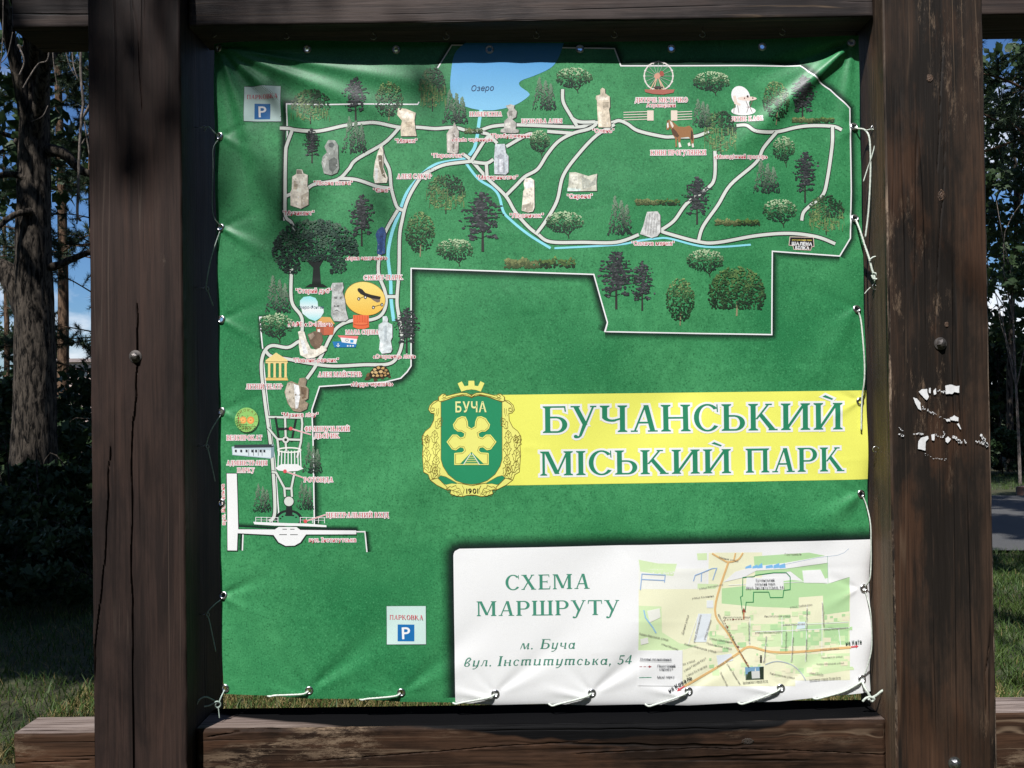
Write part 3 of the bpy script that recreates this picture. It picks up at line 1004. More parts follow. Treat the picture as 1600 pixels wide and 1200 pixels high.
SER = {
 'Б': stem(0.02) + [R(.17, .94, .68, 1.0), [(.63, 1), (.68, 1), (.70, .78), (.655, .80)], R(.17, .0, .40, t_), R(.17, .545, .40, .545 + t_)] + bowl(.40, .302, .34, .302, -90, 90, T, t_),
 'У': dg(.44, .30, .70, 1.0, .07) + dg(.06, 1.0, .375, .30, .165) + sf(.06, 1, .16, .07, True) + sf(.68, 1, .09, .06, True) + [[(.375, .30), (.51, .30), (.34, -.13), (.25, -.13)]] + [[(.34, -.13), (.25, -.13), (.13, -.10), (.11, -.16), (.17, -.215), (.26, -.20)]] + disc(.15, -.145, .065),
 'Ч': stem(.60) + stem(.02, .52, 1.0, bot=0) + bowl(.35, .58, .33, .19, 180, 290, T, .085) + [[(.40, .395), (.60, .46), (.60, .53), (.40, .475)]],
 'А': dg(.07, 0, .43, 1.0, .065) + dg(.62, 0, .40, 1.0, .165) + [R(.2, .31, .68, .31 + t_)] + sf(.05, 0, .09, .07) + sf(.60, 0, .20, .06),
 'Н': stem(.02) + stem(.66) + [R(.17, .475, .66, .475 + t_)],
 'С': bowl(.44, .5, .44, .52, 42, 322, .165, t_) + [[(.735, 1.0), (.77, 1.0), (.785, .70), (.745, .72)]],
 'Ь': stem(.02) + [R(.17, 0, .38, t_), R(.17, .525, .38, .525 + t_)] + bowl(.38, .292, .33, .292, -90, 90, T, t_),
 'К': stem(.02) + dg(.17, .42, .58, 1.0, .075) + [[(.28, .56), (.38, .66), (.86, 0), (.66, 0)]] + sf(.56, 1, .10, .06, True) + sf(.66, 0, .18, .06),
 'И': stem(.02) + stem(.66) + [[(.16, 0.0), (.16, .17), (.67, 1.0), (.67, .83)]],
 'І': stem(.02), 'П': stem(.02) + stem(.62) + [R(.17, 1 - t_ * 1.3, .62, 1.0)],
 'М': stem(.06, w=.085) + stem(.86) + dg(.48, .06, .115, 1.0, .165) + dg(.52, .06, .885, 1.0, .07),
 'Р': stem(.02) + [R(.17, .94, .38, 1.0), R(.17, .42, .38, .42 + t_)] + bowl(.38, .71, .33, .29, -90, 90, T, t_),
 'Х': dg(.62, 0, .08, 1.0, .19) + dg(.08, 0, .62, 1.0, .075) + sf(.08, 1, .19, .06, True) + sf(.62, 1, .08, .06, True) + sf(.62, 0, .19, .05) + sf(.07, 0, .08, .06),
 'Е': stem(.02) + [R(.17, .94, .56, 1.0), R(.17, .48, .46, .48 + t_), R(.17, 0, .60, t_), [(.52, 1), (.57, 1), (.59, .80), (.55, .82)], [(.56, 0), (.61, 0), (.65, .24), (.605, .22)], R(.44, .42, .475, .60)],
 'Т': stem(.31, top=0) + [R(0, .93, .77, 1.0), [(0, 1), (.05, 1), (.03, .77), (-.02, .75)], [(.72, 1), (.77, 1), (.79, .75), (.74, .77)]],
 'Ш': stem(.02, bot=1) + stem(.46) + stem(.90) + [R(.1, 0, .98, t_)],
}
SER.update({
 'Л': [[(.0, .0), (.10, .0), (.20, .12), (.27, 1.0), (.20, 1.0), (.13, .14)]] + disc(.03, .06, .065) + stem(.60) + [R(.2, 1 - t_ * 1.3, .62, 1.0)],
 'О': bowl(.44, .5, .44, .52, 0, 180, .17, t_) + bowl(.44, .5, .44, .52, 180, 360, .17, t_),
 'В': stem(.02) + [R(.17, .94, .36, 1.0), R(.17, .49, .40, .49 + t_), R(.17, 0, .40, t_)] + bowl(.36, .745, .28, .255, -90, 90, T, t_) + bowl(.40, .275, .32, .275, -90, 90, T, t_),
 'Г': stem(.02) + [R(.17, .94, .62, 1.0), [(.57, 1), (.62, 1), (.645, .74), (.60, .76)]],
 'Д': [[(.08, .0), (.15, .0), (.33, 1.0), (.26, 1.0)]] + stem(.58, bot=0) + [R(.26, 1 - t_ * 1.3, .6, 1.0), R(.0, 0, .86, t_), [(.0, 0), (.06, 0), (.03, -.2), (-.02, -.2)], [(.80, 0), (.86, 0), (.88, -.2), (.83, -.2)]],
 'Ф': stem(.38) + bowl(.455, .52, .45, .33, 0, 180, T, t_) + bowl(.455, .52, .45, .33, 180, 360, T, t_),
 'Ц': stem(.02) + stem(.62) + [R(.1, 0, .88, t_), [(.82, .05), (.88, .05), (.90, -.2), (.84, -.2)]],
 'Є': bowl(.44, .5, .44, .52, 42, 322, .165, t_) + [R(.12, .48, .56, .48 + t_)],
 'Ж': stem(.46) + [[(.46, .46), (.46, .56), (.16, .98), (.04, .98)], [(.46, .56), (.40, .50), (.0, 0), (.18, 0)], [(.61, .46), (.61, .56), (.92, .98), (1.03, .98)], [(.61, .56), (.67, .50), (1.07, 0), (.89, 0)]],
 'З': bowl(.26, .745, .29, .265, -90, 150, T, t_) + bowl(.26, .27, .33, .285, -150, 90, T, t_),
 'Я': stem(.50) + [R(.30, .94, .5, 1.0), R(.30, .44, .5, .44 + t_), [(.28, .46), (.42, .46), (.16, 0), (.0, 0)]] + bowl(.32, .72, .30, .28, 90, 270, T, t_),
 '-': [R(0, .36, .34, .44)],
})
SER['Й'] = SER['И'] + [[(.24, 1.24), (.34, 1.30), (.60, 1.16), (.56, 1.11)]]
XH = 0.62
def ist(x, h=XH, w=.12, y0=0.0): return [R(x, y0, x + w, h), [(x - .06, h - .05), (x, h - .03), (x + w, h), (x + w, h - .06), (x, h - .09)], [(x, y0), (x + w, y0), (x + w + .08, y0 + .05), (x + w + .07, y0 + .10), (x + w - .01, y0 + .09)]]
ITA = {
 'м': [[(.0, 0), (.06, 0), (.20, XH), (.12, XH)]] + dg(.33, .02, .14, XH, .13) + dg(.38, .02, .62, XH, .06) + ist(.60),
 '.': disc(.05, .05, .075), ',': disc(.05, .05, .075) + [[(.0, .02), (.12, .06), (.04, -.17), (.0, -.16)]],
 'Б': SER['Б'], 'І': SER['І'],
 'у': ist(.02) + bowl(.26, .22, .20, .21, 200, 330, .09, .07) + [[(.40, XH), (.52, XH), (.47, -.02), (.30, -.22), (.24, -.20), (.36, 0)]] + [[(.30, -.22), (.24, -.20), (.06, -.21), (.04, -.27), (.18, -.29)]],
 'ч': ist(.02, h=XH, y0=.28)[:2] + bowl(.22, .34, .20, .12, 180, 320, .11, .06) + ist(.40),
 'а': bowl(.24, .30, .24, .31, 20, 340, .12, .06) + ist(.40),
 'в': bowl(.24, .20, .24, .21, -180, 180, .12, .06) + [[(.0, .2), (.12, .2), (.16, .66), (.30, .84), (.40, .72), (.30, .54), (.18, .44), (.20, .38), (.40, .50), (.52, .74), (.38, .93), (.20, .90), (.06, .70)]],
 'л': [[(.0, .05), (.06, 0), (.16, .12), (.24, XH), (.18, XH), (.11, .15)]] + [R(.18, XH - .06, .40, XH)] + ist(.38),
 'н': ist(.02) + ist(.42) + [R(.14, .29, .42, .35)],
 'с': bowl(.25, .31, .25, .32, 45, 320, .12, .06) + disc(.40, .50, .06),
 'т': ist(.02) + ist(.34) + ist(.66) + bowl(.24, XH - .15, .17, .16, 10, 160, .10, .07) + bowl(.56, XH - .15, .17, .16, 10, 160, .10, .07),
 'и': ist(.02) + ist(.42) + bowl(.25, .16, .19, .17, 190, 340, .09, .07),
 'ь': ist(.02)[:2] + bowl(.20, .18, .24, .19, -100, 100, .12, .06) + [R(.1, 0, .22, .06)],
 'к': ist(.02) + dg(.14, .28, .38, XH, .08) + [[(.20, .34), (.30, .38), (.52, 0), (.38, 0)]],
 '5': bowl(.22, .28, .26, .29, -150, 110, .12, .06) + [R(.08, .5, .14, .92), R(.08, .84, .46, .94)],
 '4': [R(.30, 0, .42, .92), R(0, .20, .54, .28), [(.0, .28), (.06, .28), (.34, .86), (.34, .92)]],
}
def offset_poly(P, d):
    A = sum(P[i][0] * P[(i + 1) % len(P)][1] - P[(i + 1) % len(P)][0] * P[i][1] for i in range(len(P)))
    s = 1.0 if A > 0 else -1.0
    out = []
    n = len(P)
    for i in range(n):
        a, b, c = np.array(P[i - 1]), np.array(P[i]), np.array(P[(i + 1) % n])
        e1, e2 = b - a, c - b
        l1, l2 = np.hypot(*e1), np.hypot(*e2)
        if l1 < 1e-6 or l2 < 1e-6:
            continue
        n1 = np.array((e1[1], -e1[0])) / l1 * s; n2 = np.array((e2[1], -e2[0])) / l2 * s
        m = n1 + n2
        k = np.dot(m, m)
        if k < 0.25:
            out += [tuple(b + n1 * d), tuple(b + n2 * d)]
        else:
            m = m / math.sqrt(k)
            out.append(tuple(b + m * d / max(np.dot(m, n1), 0.6)))
    return out

def title(ikd, s, a, b, cap, col, halo=None, hw=0.075, gap=0.11, face=SER, slant=0.0, wgap=0.5, hik=None):
    a, b = np.array(a, float), np.array(b, float)
    L = np.hypot(*(b - a)); t = (b - a) / L; up = np.array((t[1], -t[0]))
    x, run = 0.0, []
    for ch in s:
        if ch == ' ':
            x += wgap
            continue
        pl = face[ch]
        x0 = min(p[0] for q_ in pl for p in q_); x1 = max(p[0] for q_ in pl for p in q_)
        run.append((pl, x - x0))
        x += x1 - x0 + gap
    sx = L / (x - gap)
    def put(k, pl, ox, c, d):
        for P in pl:
            if d:
                P = offset_poly(P, d)
            k.poly([tuple(a + t * ((ox + qx + slant * qy) * sx) + up * (qy * cap)) for qx, qy in P], c)
    if halo is not None:
        for pl, ox in run:
            put(hik or ikd, pl, ox, halo, hw)
    for pl, ox in run:
        put(ikd, pl, ox, col, 0)
# ------------------------------------------------------------------ what is printed on the banner
WHITE = ink(238, 240, 244)
PATHC = ink(208, 212, 204)
DARK = ink(28, 34, 34)
RED = ink(198, 72, 82)
HALO = ink(246, 228, 226)
TITLE = ink(38, 128, 92)
rnd = random.Random(21)

# yellow title band and white inset panel
def quadfn(a, b, c, d):
    a, b, c, d = map(np.array, (a, b, c, d))
    return lambda u, v: tuple((a * (1 - u) + b * u) * (1 - v) + (d * (1 - u) + c * u) * v)
k = Ink(2)
k.grid(quadfn((738, 617.5), (1355, 610), (1358, 749), (745, 758.5)), 150, 36, ink(246, 236, 104))
k.build('printed_title_band', label='yellow band behind the park title')

bot = lambda x: float(np.interp(x, BOT[:, 0], BOT[:, 1])) - 0.3
def panel(u, v):
    x0 = 708.5 + 3.0 * v
    if v < 0.045:
        r = 9.5; dy = 9.5 * (1 - v / 0.045)
        x0 += r - math.sqrt(max(r * r - dy * dy, 0))
    x = x0 + (1361.0 + 2.6 * v - x0) * u
    yt = 857 - (x - 708) / 653 * 14.0
    return (x, yt + (bot(x) - yt) * v)
k = Ink(2)
k.grid(panel, 180, 70, ink(244, 246, 252))
k.build('printed_panel', label='white panel with the route scheme')
# blurred printed shadow round the white panel
def soft_edge(pts, w, col=(0.004, 0.010, 0.012), a0=0.9, side=1, layer=1.2, name='printed_shadow', inner=0.0):
    s = Ink(layer, soft=True)
    P = [np.array(p, float) for p in pts]
    out = [P[0]]
    for a, b in zip(P[:-1], P[1:]):
        m = max(1, int(np.hypot(*(b - a)) / 9))
        out += [a + (b - a) * (i + 1) / m for i in range(m)]
    P = out
    n = len(P)
    prev = None
    V, Cc = [], []
    rows = ((0.0, a0), (0.3, a0 * 0.72), (0.6, a0 * 0.3), (1.0, 0.0))
    for f, al in rows:
        for i, p in enumerate(P):
            a = P[max(i - 1, 0)]; b = P[min(i + 1, n - 1)]
            t = (b - a) / (np.hypot(*(b - a)) + 1e-9)
            nn = np.array((-t[1], t[0])) * side
            V.append(tuple(p + nn * (w * f - inner))); Cc.append((*col, al))
    tr = []
    for r in range(len(rows) - 1):
        for i in range(n - 1):
            a = r * n + i
            tr += [(a, a + 1, a + n + 1), (a, a + n + 1, a + n)]
    s.tris(V, tr, Cc)
    return s.build(name)
soft_edge([(712, 1090), (710, 960), (708.5, 872), (709, 864), (713, 859), (720, 856.7), (900, 852.9), (1100, 848.6), (1360.5, 843)], 22, side=-1)

# park outline with its blurred printed shadow
B1 = [(449, 225), (449, 164), (520, 164), (653, 164), (655, 160)]
B2 = [(684, 107), (706, 71), (728, 71)]
B3 = [(878, 75), (960, 76), (970, 103), (1251, 102), (1258, 108), (1270, 122), (1280, 130), (1297, 141), (1327, 170), (1328, 200), (1330, 300), (1329, 372), (1312, 400), (1206, 393), (1205, 523), (944, 519),
      (948, 505), (927, 430), (643, 420), (643, 572), (637, 581), (627, 591), (602, 597), (500, 604), (488, 640), (490, 692), (492, 822)]
B4 = [(444, 338), (444, 345)]
B5 = [(420, 495), (406, 496), (411, 545)]
B6 = [(557, 830), (571, 830), (574, 862)]
B7 = [(380, 834), (379, 860)]
B8 = [(413, 545), (411, 556), (418, 625), (430, 720), (436, 800), (433, 812)]
soft_edge(B3[:4], 13, side=-1, a0=0.8)
soft_edge(B3[3:13], 12, side=-1, a0=0.85)
soft_edge(B3[12:16], 12, side=-1, a0=0.85)
soft_edge(B3[15:18], 14, side=-1, a0=0.9)
soft_edge(B3[17:19], 14, side=-1, a0=0.9)
soft_edge(B3[18:], 13, side=-1, a0=0.9)
soft_edge([(444.5, 345), (446, 225), (448, 163), (500, 163)], 12, side=-1, a0=0.85)
soft_edge(B2, 9, side=-1, a0=0.7)
soft_edge([(411, 545), (406, 496), (420, 495)], 6, side=-1, a0=0.8)
soft_edge(B6[1:], 10, side=-1, a0=0.9)
soft_edge([(379, 826), (379, 860)], 8, side=1, a0=0.9)
soft_edge([(372, 823), (430, 826), (557, 827), (558, 832)], 8, side=-1, a0=0.9)
k = Ink(3.2)
for L in (B1, B2, B3, B4, B5, B6, B7, B8):
    k.strip(L, 2.0, ink(240, 243, 243))
k.build('printed_outline', label='thin white park boundary line')

# lake, stream
def lakecol(x, y):
    f = min(max((y - 66) / 100.0, 0), 1)
    a, b = np.array(ink(30, 128, 196)), np.array(ink(128, 190, 226))
    return tuple(a + (b - a) * f)
LAKE = [(727, 67.5), (712, 82), (706, 105), (704, 142), (714, 160), (735, 170), (760, 174), (785, 171), (807, 164), (825, 152), (826.5, 146), (812, 135), (814, 127), (835, 119), (860, 107), (872, 92), (881, 67.5)]
LK = [tuple(p) for p in catmull([np.array(p, float) for p in LAKE], 4)]
k = Ink(3.6)
# horizontal scan strips so that the sheet of blue follows the folds
def scan(poly, y):
    xs_ = []
    for (x0, y0), (x1, y1) in zip(poly, poly[1:] + poly[:1]):
        if (y0 <= y) != (y1 <= y):
            xs_.append(x0 + (y - y0) / (y1 - y0) * (x1 - x0))
    return min(xs_), max(xs_)
ys_ = np.linspace(67.8, 173.4, 40)
ext = [scan(LK, y) for y in ys_]
k.grid(lambda u, v: ((lambda i: (ext[i][0] + (ext[i][1] - ext[i][0]) * u, ys_[i]))(int(round(v * 39)))), 40, 39, lakecol)
k.build('printed_lake', label='blue lake printed at the top of the map')
RIV = ink(136, 214, 228)
k = Ink(3.9)
k.strip([(752, 172), (749, 190), (747, 205), (745, 217), (740, 235), (726, 249), (705, 253), (685, 257), (670, 265), (652, 282), (635, 305), (624, 335), (616, 355), (610, 377), (607, 402), (611, 440), (612, 470), (616, 502)], 5.2, RIV, smooth=True)
k.strip([(727, 254), (747, 280), (770, 295), (780, 308), (786, 330), (795, 342), (825, 367), (860, 389)], 4.0, RIV, smooth=True)
k.strip([(866, 389), (962, 384), (1000, 377), (1025, 374), (1045, 374), (1102, 387), (1172, 383)], 3.0, RIV, smooth=True)
k.build('printed_stream', label='pale blue stream winding through the map')

PATHS = [
 [(437.5, 200.5), (452, 201), (460, 203), (480, 205.5), (500, 205.5), (537, 197), (570, 193), (590, 193), (624, 200), (652, 200), (680, 202), (702, 200.5), (715, 201), (726, 204), (738, 206), (752, 204), (772, 198), (810, 196), (900, 199), (920, 194), (932, 192), (955, 192), (967, 189), (980, 194), (997, 205), (1035, 214), (1052, 214.5), (1085, 214), (1107, 206)],
 [(1150, 197), (1165, 197), (1180, 207), (1212, 207), (1242, 200), (1267, 197), (1300, 198), (1314, 204)],
 [(457, 203), (449, 225), (446.5, 240), (446, 300), (446.5, 337), (455, 347), (462, 361)],
 [(456, 420), (456, 470), (470, 492), (473, 505), (471, 530), (465, 535), (450, 543), (427, 540), (416, 546), (410, 560), (409, 580), (414, 625), (421, 675), (427, 730), (430, 800), (421, 814)],
 [(624, 201), (600, 225), (557, 250), (545, 265), (527, 281), (492, 288), (481, 295)], [(447, 307), (456, 303)],
 [(529, 279), (557, 281), (590, 292), (611, 295)],
 [(596, 228), (600, 247), (609, 267), (612, 295), (619, 320), (624, 327), (632, 330)],
 [(737, 253), (697, 258), (675, 267), (660, 276), (645, 298), (635, 320), (629, 345), (625, 370), (624, 425), (621, 470), (624, 495), (629, 532), (622, 557), (607, 569), (570, 570), (520, 572), (482, 567), (450, 561), (425, 557), (416, 549)],
 [(622, 329), (602, 365), (594, 397), (592, 427), (602, 455), (604, 475), (597, 492), (580, 500), (552, 501), (530, 510), (517, 527), (505, 552), (492, 575), (480, 592)],
 [(605, 464), (620, 464)],
 [(724, 242), (737, 252), (762, 280), (790, 307), (805, 332), (825, 355), (840, 367), (860, 379), (910, 380), (962, 380), (997, 368)],
 [(1031, 362), (1042, 366), (1090, 379), (1120, 380), (1180, 369), (1232, 365), (1275, 370), (1305, 381)],
 [(1031, 361), (1052, 346), (1072, 319), (1102, 297), (1115, 280), (1116, 237)],
 [(1090, 377), (1097, 355), (1120, 322), (1140, 290), (1180, 255), (1192, 232), (1212, 208)],
 [(1300, 199), (1299, 230), (1292, 280), (1285, 305), (1267, 320), (1255, 332), (1252, 345)],
 [(879, 140), (880, 160), (892, 182), (901, 197)], [(892, 184), (905, 191), (930, 191)],
 [(932, 194), (920, 202), (895, 209), (872, 222), (855, 242), (840, 265), (820, 277), (805, 292), (790, 307)],
 [(791, 230), (822, 212), (832, 210)], [(855, 206), (895, 209)],
 [(960, 195), (932, 212), (905, 240), (880, 275), (870, 315), (852, 347), (838, 366)],
 [(737, 252), (756, 222), (764, 212), (752, 208)], [(764, 212), (777, 225)],
 [(740, 254), (760, 256), (771, 250)], [(760, 257), (761, 276)],
]
YARD = [[(420, 651.5), (472, 652.5)], [(472, 652), (473, 662), (471, 690), (465, 715)], [(446, 652), (447, 682)], [(447, 692), (448, 705)], [(434, 686), (470, 687)], [(419, 668), (434, 686), (437, 712)],
        [(425, 737), (432, 738), (445, 762), (446, 776)], [(461, 737), (456, 762), (457, 776)], [(446, 763), (456, 763)]]
ko, ki = Ink(4.2), Ink(4.5)
for P_ in PATHS:
    ko.strip(P_, 7.4, DARK, smooth=True); ki.strip(P_, 4.9, PATHC, smooth=True)
for P_ in YARD:
    ko.strip(P_, 5.0, DARK); ki.strip(P_, 3.2, PATHC)
ko.ell(447, 687, 6.2, 6.2, DARK); ki.ell(447, 687, 5.2, 5.2, PATHC); ki.ell(447, 687, 2.4, 2.4, DARK)
# streets at the lower left
ko.strip([(431, 652), (437, 690)], 3.2, DARK); ko.strip([(463, 655), (456, 690)], 3.2, DARK); ko.strip([(434, 670), (460, 670)], 4, DARK)
ko.ell(452, 810, 21, 14, DARK); ki.ell(452, 811, 17, 11.5, ink(62, 140, 95)); ko.ell(452, 783, 8.5, 8.5, DARK); ki.ell(452, 783, 7.4, 7.4, PATHC)
ki.poly([(448, 791), (457, 791), (458, 806), (447, 806)], DARK)
for a_ in range(200, 350, 25):
    ki.ell(452 + 14 * math.cos(math.radians(a_)), 813 + 9 * math.sin(math.radians(a_)), 1.6, 1.2, DARK)
ko.poly([(353, 739), (371, 739), (373.5, 826), (557, 826.5), (558.5, 835.5), (480, 836), (472, 848), (462, 853.5), (446, 854), (434, 848), (426, 837), (373, 834.5), (372, 861.5), (354.5, 861.5)], DARK, res=12)
ki.poly([(354, 740), (370, 740), (372.5, 827), (430, 827), (436, 823), (464, 823), (470, 827.5), (557.5, 828), (557.5, 834), (479, 834.5), (470, 847), (461, 852), (447, 852.5), (436, 847), (428, 835.5), (371.5, 833), (370.5, 860), (355.5, 860)], ink(236, 238, 242), res=12)
for a_, b_ in (((442, 826.5), (449, 826.5)), ((454, 826.5), (461, 826.5)), ((437, 835), (449, 835)), ((454, 835), (466, 835))):
    ki.strip([a_, b_], 1.1, DARK)
ko.build('printed_path_edge'); ki.build('printed_path', label='network of white walking paths on the map')

# ---- printed trees
def blobp(cx, cy, r, n=6, sq=1.0):
    ph = rnd.uniform(0, 6.3)
    return [(cx + r * rnd.uniform(.65, 1.2) * math.cos(ph + 6.283 * i / n), cy + sq * r * rnd.uniform(.65, 1.2) * math.sin(ph + 6.283 * i / n)) for i in range(n)]
def mixc(a, b, f): return tuple(np.array(a) * (1 - f) + np.array(b) * f)
GD, GM, GL = ink(22, 44, 32), ink(48, 82, 50), ink(120, 148, 88)
def tree(kind, x0, x1, y0, y1, n=None):
    w, h, cx = x1 - x0, y1 - y0, (x0 + x1) / 2
    k = Ink(5.4, step=1.0e-6)
    sc = math.sqrt(w * h) / 50
    def crown(fn, num, r, cols, shade):
        pts = []
        while len(pts) < num:
            u, v = rnd.uniform(-1, 1), rnd.uniform(0, 1)
            if fn(u, v):
                pts.append((u, v))
        pts.sort(key=lambda p: -p[1] + rnd.uniform(-.35, .35))
        for u, v in pts:
            f = np.clip(shade(u, v) + rnd.uniform(-.3, .3), 0, 1)
            c = mixc(cols[0], cols[1], f * 2) if f < .5 else mixc(cols[1], cols[2], f * 2 - 1)
            k.poly(blobp(cx + u * w / 2, y0 + v * h, r * rnd.uniform(.6, 1.25), 6, .8), c)
    if kind == 'pine':
        k.poly([(cx - .018 * w - .5, y1), (cx + .03 * w + .5, y1), (cx + .012 * w, y0 + .1 * h), (cx - .01 * w, y0 + .1 * h)], ink(48, 46, 44))
        cols = (ink(34, 38, 40), ink(58, 62, 64), ink(92, 94, 96))
        lay = [(0.0, .05, .30), (.06, .11, .55), (-.04, .17, .72), (.06, .23, .84), (-.06, .29, .92), (.05, .35, 1.0), (-.06, .42, 1.0), (.06, .49, .95), (-.04, .56, .8), (.1, .63, .66), (-.3, .66, .36), (.45, .73, .30), (-.45, .75, .22)]
        for ox, v, ww in lay:
            for _ in range(int(48 * max(ww, .25))):
                u = rnd.gauss(0, .38) * ww + ox
                u = max(-1, min(1, u))
                k.poly(blobp(cx + u * w / 2, y0 + h * (v + rnd.gauss(0, .018) + .03 * abs(u)), 1.75 * sc * rnd.uniform(.5, 1.25), 6, .62), mixc(cols[0], cols[rnd.choice((1, 1, 2))], rnd.random()))
            k.strip([(cx, y0 + h * (v + .03)), (cx + ox * w / 2 + rnd.choice((-1, 1)) * ww * w * .42, y0 + h * (v + .01))], .8, cols[0])
    elif kind == 'conifer':
        for (ox, top, ww) in ((-.42, 0.0, .60), (.55, .20, .48), (.10, .10, .50)):
            num = 125
            for i in range(num):
                v = (i + rnd.random()) / num
                yy = y0 + h * (top + (.97 - top) * v)
                half = ww * w / 2 * (0.05 + .95 * v ** .75)
                u = rnd.uniform(-1, 1)
                f = np.clip((1 - v) * 1.15 - .12 + rnd.uniform(-.2, .2) - .15 * u, 0, 1)
                c = mixc(ink(30, 44, 40), ink(112, 138, 112), f)
                k.poly(blobp(cx + ox * w / 2 + u * half, yy, 1.5 * sc * rnd.uniform(.5, 1.2), 6, 1.25), c)
    elif kind == 'bonsai':
        k.strip([(cx + .12 * w, y1), (cx + .10 * w, y1 - .12 * h), (cx + .02 * w, y1 - .22 * h), (cx - .05 * w, y1 - .36 * h)], 1.5 * sc, ink(38, 36, 30))
        k.strip([(cx + .10 * w, y1 - .12 * h), (cx + .2 * w, y1 - .3 * h)], 1.2 * sc, ink(38, 36, 30))
        crown(lambda u, v: v < .80 and (u / 1.0) ** 2 + ((v - .40) / .40) ** 2 < 1 and (v < .62 or abs(u) < .55 or (u < -.5 and v < .72)), n or 400, 1.45 * sc, (ink(26, 46, 36), ink(66, 104, 66), ink(178, 200, 160)), lambda u, v: 1.12 - 1.9 * v + .1 * math.sin(9 * u))
    elif kind == 'round':
        k.strip([(cx, y1), (cx + 1, y1 - .3 * h)], 1.6 * sc, ink(140, 132, 100))
        crown(lambda u, v: v < .9 and u * u + ((v - .46) / .46) ** 2 < 1 and abs(u) < 1.15 - .5 * v + .25 * (v > .3), n or 480, 1.35 * sc, (ink(26, 46, 32), ink(62, 96, 58), ink(136, 160, 102)), lambda u, v: .82 - 1.2 * v + .12 * math.sin(11 * u + 9 * v))
    elif kind == 'dome':
        k.strip([(cx, y1), (cx + 1, y1 - .3 * h)], 2.6, ink(140, 132, 100))
        crown(lambda u, v: v < .86 and u * u + ((v - .56) / .56) ** 2 < 1, n or 1000, 1.75, (ink(26, 46, 30), ink(58, 92, 52), ink(110, 138, 80)), lambda u, v: .8 - 1.05 * v + .12 * math.sin(11 * u + 9 * v))
    elif kind == 'willow':
        k.strip([(cx, y1), (cx, y1 - .35 * h)], 1.5 * sc, ink(42, 40, 32))
        crown(lambda u, v: v < .92 and (u * u + ((v - .45) / .46) ** 2 < 1) and (v < .5 or rnd.random() < .5), n or 430, 1.35 * sc, (ink(40, 62, 46), ink(74, 104, 68), ink(132, 152, 96)), lambda u, v: .35 + .5 * v - .6 * (u > 0) * (v < .55) + .15 * math.sin(9 * u))
        for _ in range(50):
            u = rnd.uniform(-1, 1); v = rnd.uniform(.35, .75)
            k.strip([(cx + u * w / 2, y0 + v * h), (cx + u * w / 2 * 1.02, y0 + (v + .17) * h)], .6, mixc(ink(66, 96, 60), ink(138, 158, 98), rnd.random()))
    elif kind == 'shrub':
        for i in range(n or 300):
            u = rnd.uniform(-1, 1)
            top = .30 + .32 * (abs(u + .55) ** 1.3 if u < 0 else abs(u - .5) ** 1.5 * .9) + .18 * abs(math.sin(7 * u))
            v = rnd.uniform(min(top, .8), .97)
            f = np.clip(1.1 - 1.35 * v + rnd.uniform(-.25, .3), 0, 1)
            a, b = (ink(66, 80, 48), ink(156, 162, 106)) if u < 0 else (ink(26, 44, 26), ink(120, 150, 78))
            k.poly(blobp(cx + u * w / 2, y0 + v * h, 1.7 * rnd.uniform(.6, 1.2) * w / 90 + .4, 6, .8), mixc(a, b, f))
    elif kind == 'oak':
        k.poly([(cx - 5, y1 - 4), (cx + 9, y1 - 4), (cx + 7, y1 - 32), (cx + 14, y1 - 44), (cx - 14, y1 - 42), (cx - 3, y1 - 30)], ink(18, 26, 24))
        k.poly([(cx - 16, y1), (cx + 20, y1), (cx + 12, y1 - 5), (cx - 8, y1 - 5)], ink(14, 26, 20))
        crown(lambda u, v: v < .80 and ((u / 1.0) ** 2 + ((v - .46) / .46) ** 2 < 1) and (v < .62 or abs(u) > .35) and not (v > .55 and u > .72), 1800, 1.9, (ink(16, 34, 30), ink(34, 62, 52), ink(84, 112, 90)), lambda u, v: .75 - .8 * v + .28 * math.sin(8 * u + 3) * math.sin(10 * v + 1))
    return k.build('printed_tree' if kind != 'shrub' else 'printed_shrub')

for a_ in ((536, 576, 121, 189), (473, 502, 200, 255), (544, 587, 304, 385), (719, 789, 300, 394), (931, 992, 392, 484), (982, 1022, 408, 486), (1065, 1110, 276, 352), (1237, 1277, 236, 317), (1231, 1275, 119, 191), (615, 657, 479, 552)):
    tree('pine', *a_)
for a_ in ((535, 574, 184, 241), (832, 869, 122, 174), (692, 731, 142, 195), (1081, 1112, 155, 201), (1176, 1217, 252, 304), (949, 987, 309, 370), (415, 455, 432, 490), (474, 504, 692, 740), (396, 424, 756, 801), (464, 491, 752, 797)):
    tree('conifer', *a_)
for a_ in ((867, 925, 106, 146), (1082, 1141, 112, 150), (682, 741, 374, 417), (852, 911, 331, 374), (1071, 1131, 391, 434), (1190, 1245, 312, 356), (404, 459, 489, 536), (1206, 1241, 214, 262), (827, 859, 204, 247)):
    tree('bonsai', *a_)
for a_ in ((586, 630, 129, 190), (634, 680, 332, 402), (1191, 1231, 127, 197), (1039, 1084, 435, 509)):
    tree('round', *a_)
tree('dome', 1105, 1195, 417, 494)
for a_ in ((455, 517, 141, 195), (655, 697, 107, 175), (667, 727, 274, 335), (1100, 1150, 174, 245), (1262, 1319, 305, 367)):
    tree('willow', *a_)
for a_ in ((789, 897, 395, 420), (992, 1061, 306, 322), (1116, 1186, 337, 354), (1237, 1302, 179, 192), (726, 754, 196, 210)):
    tree('shrub', *a_)
tree('oak', 426, 560, 342, 449)

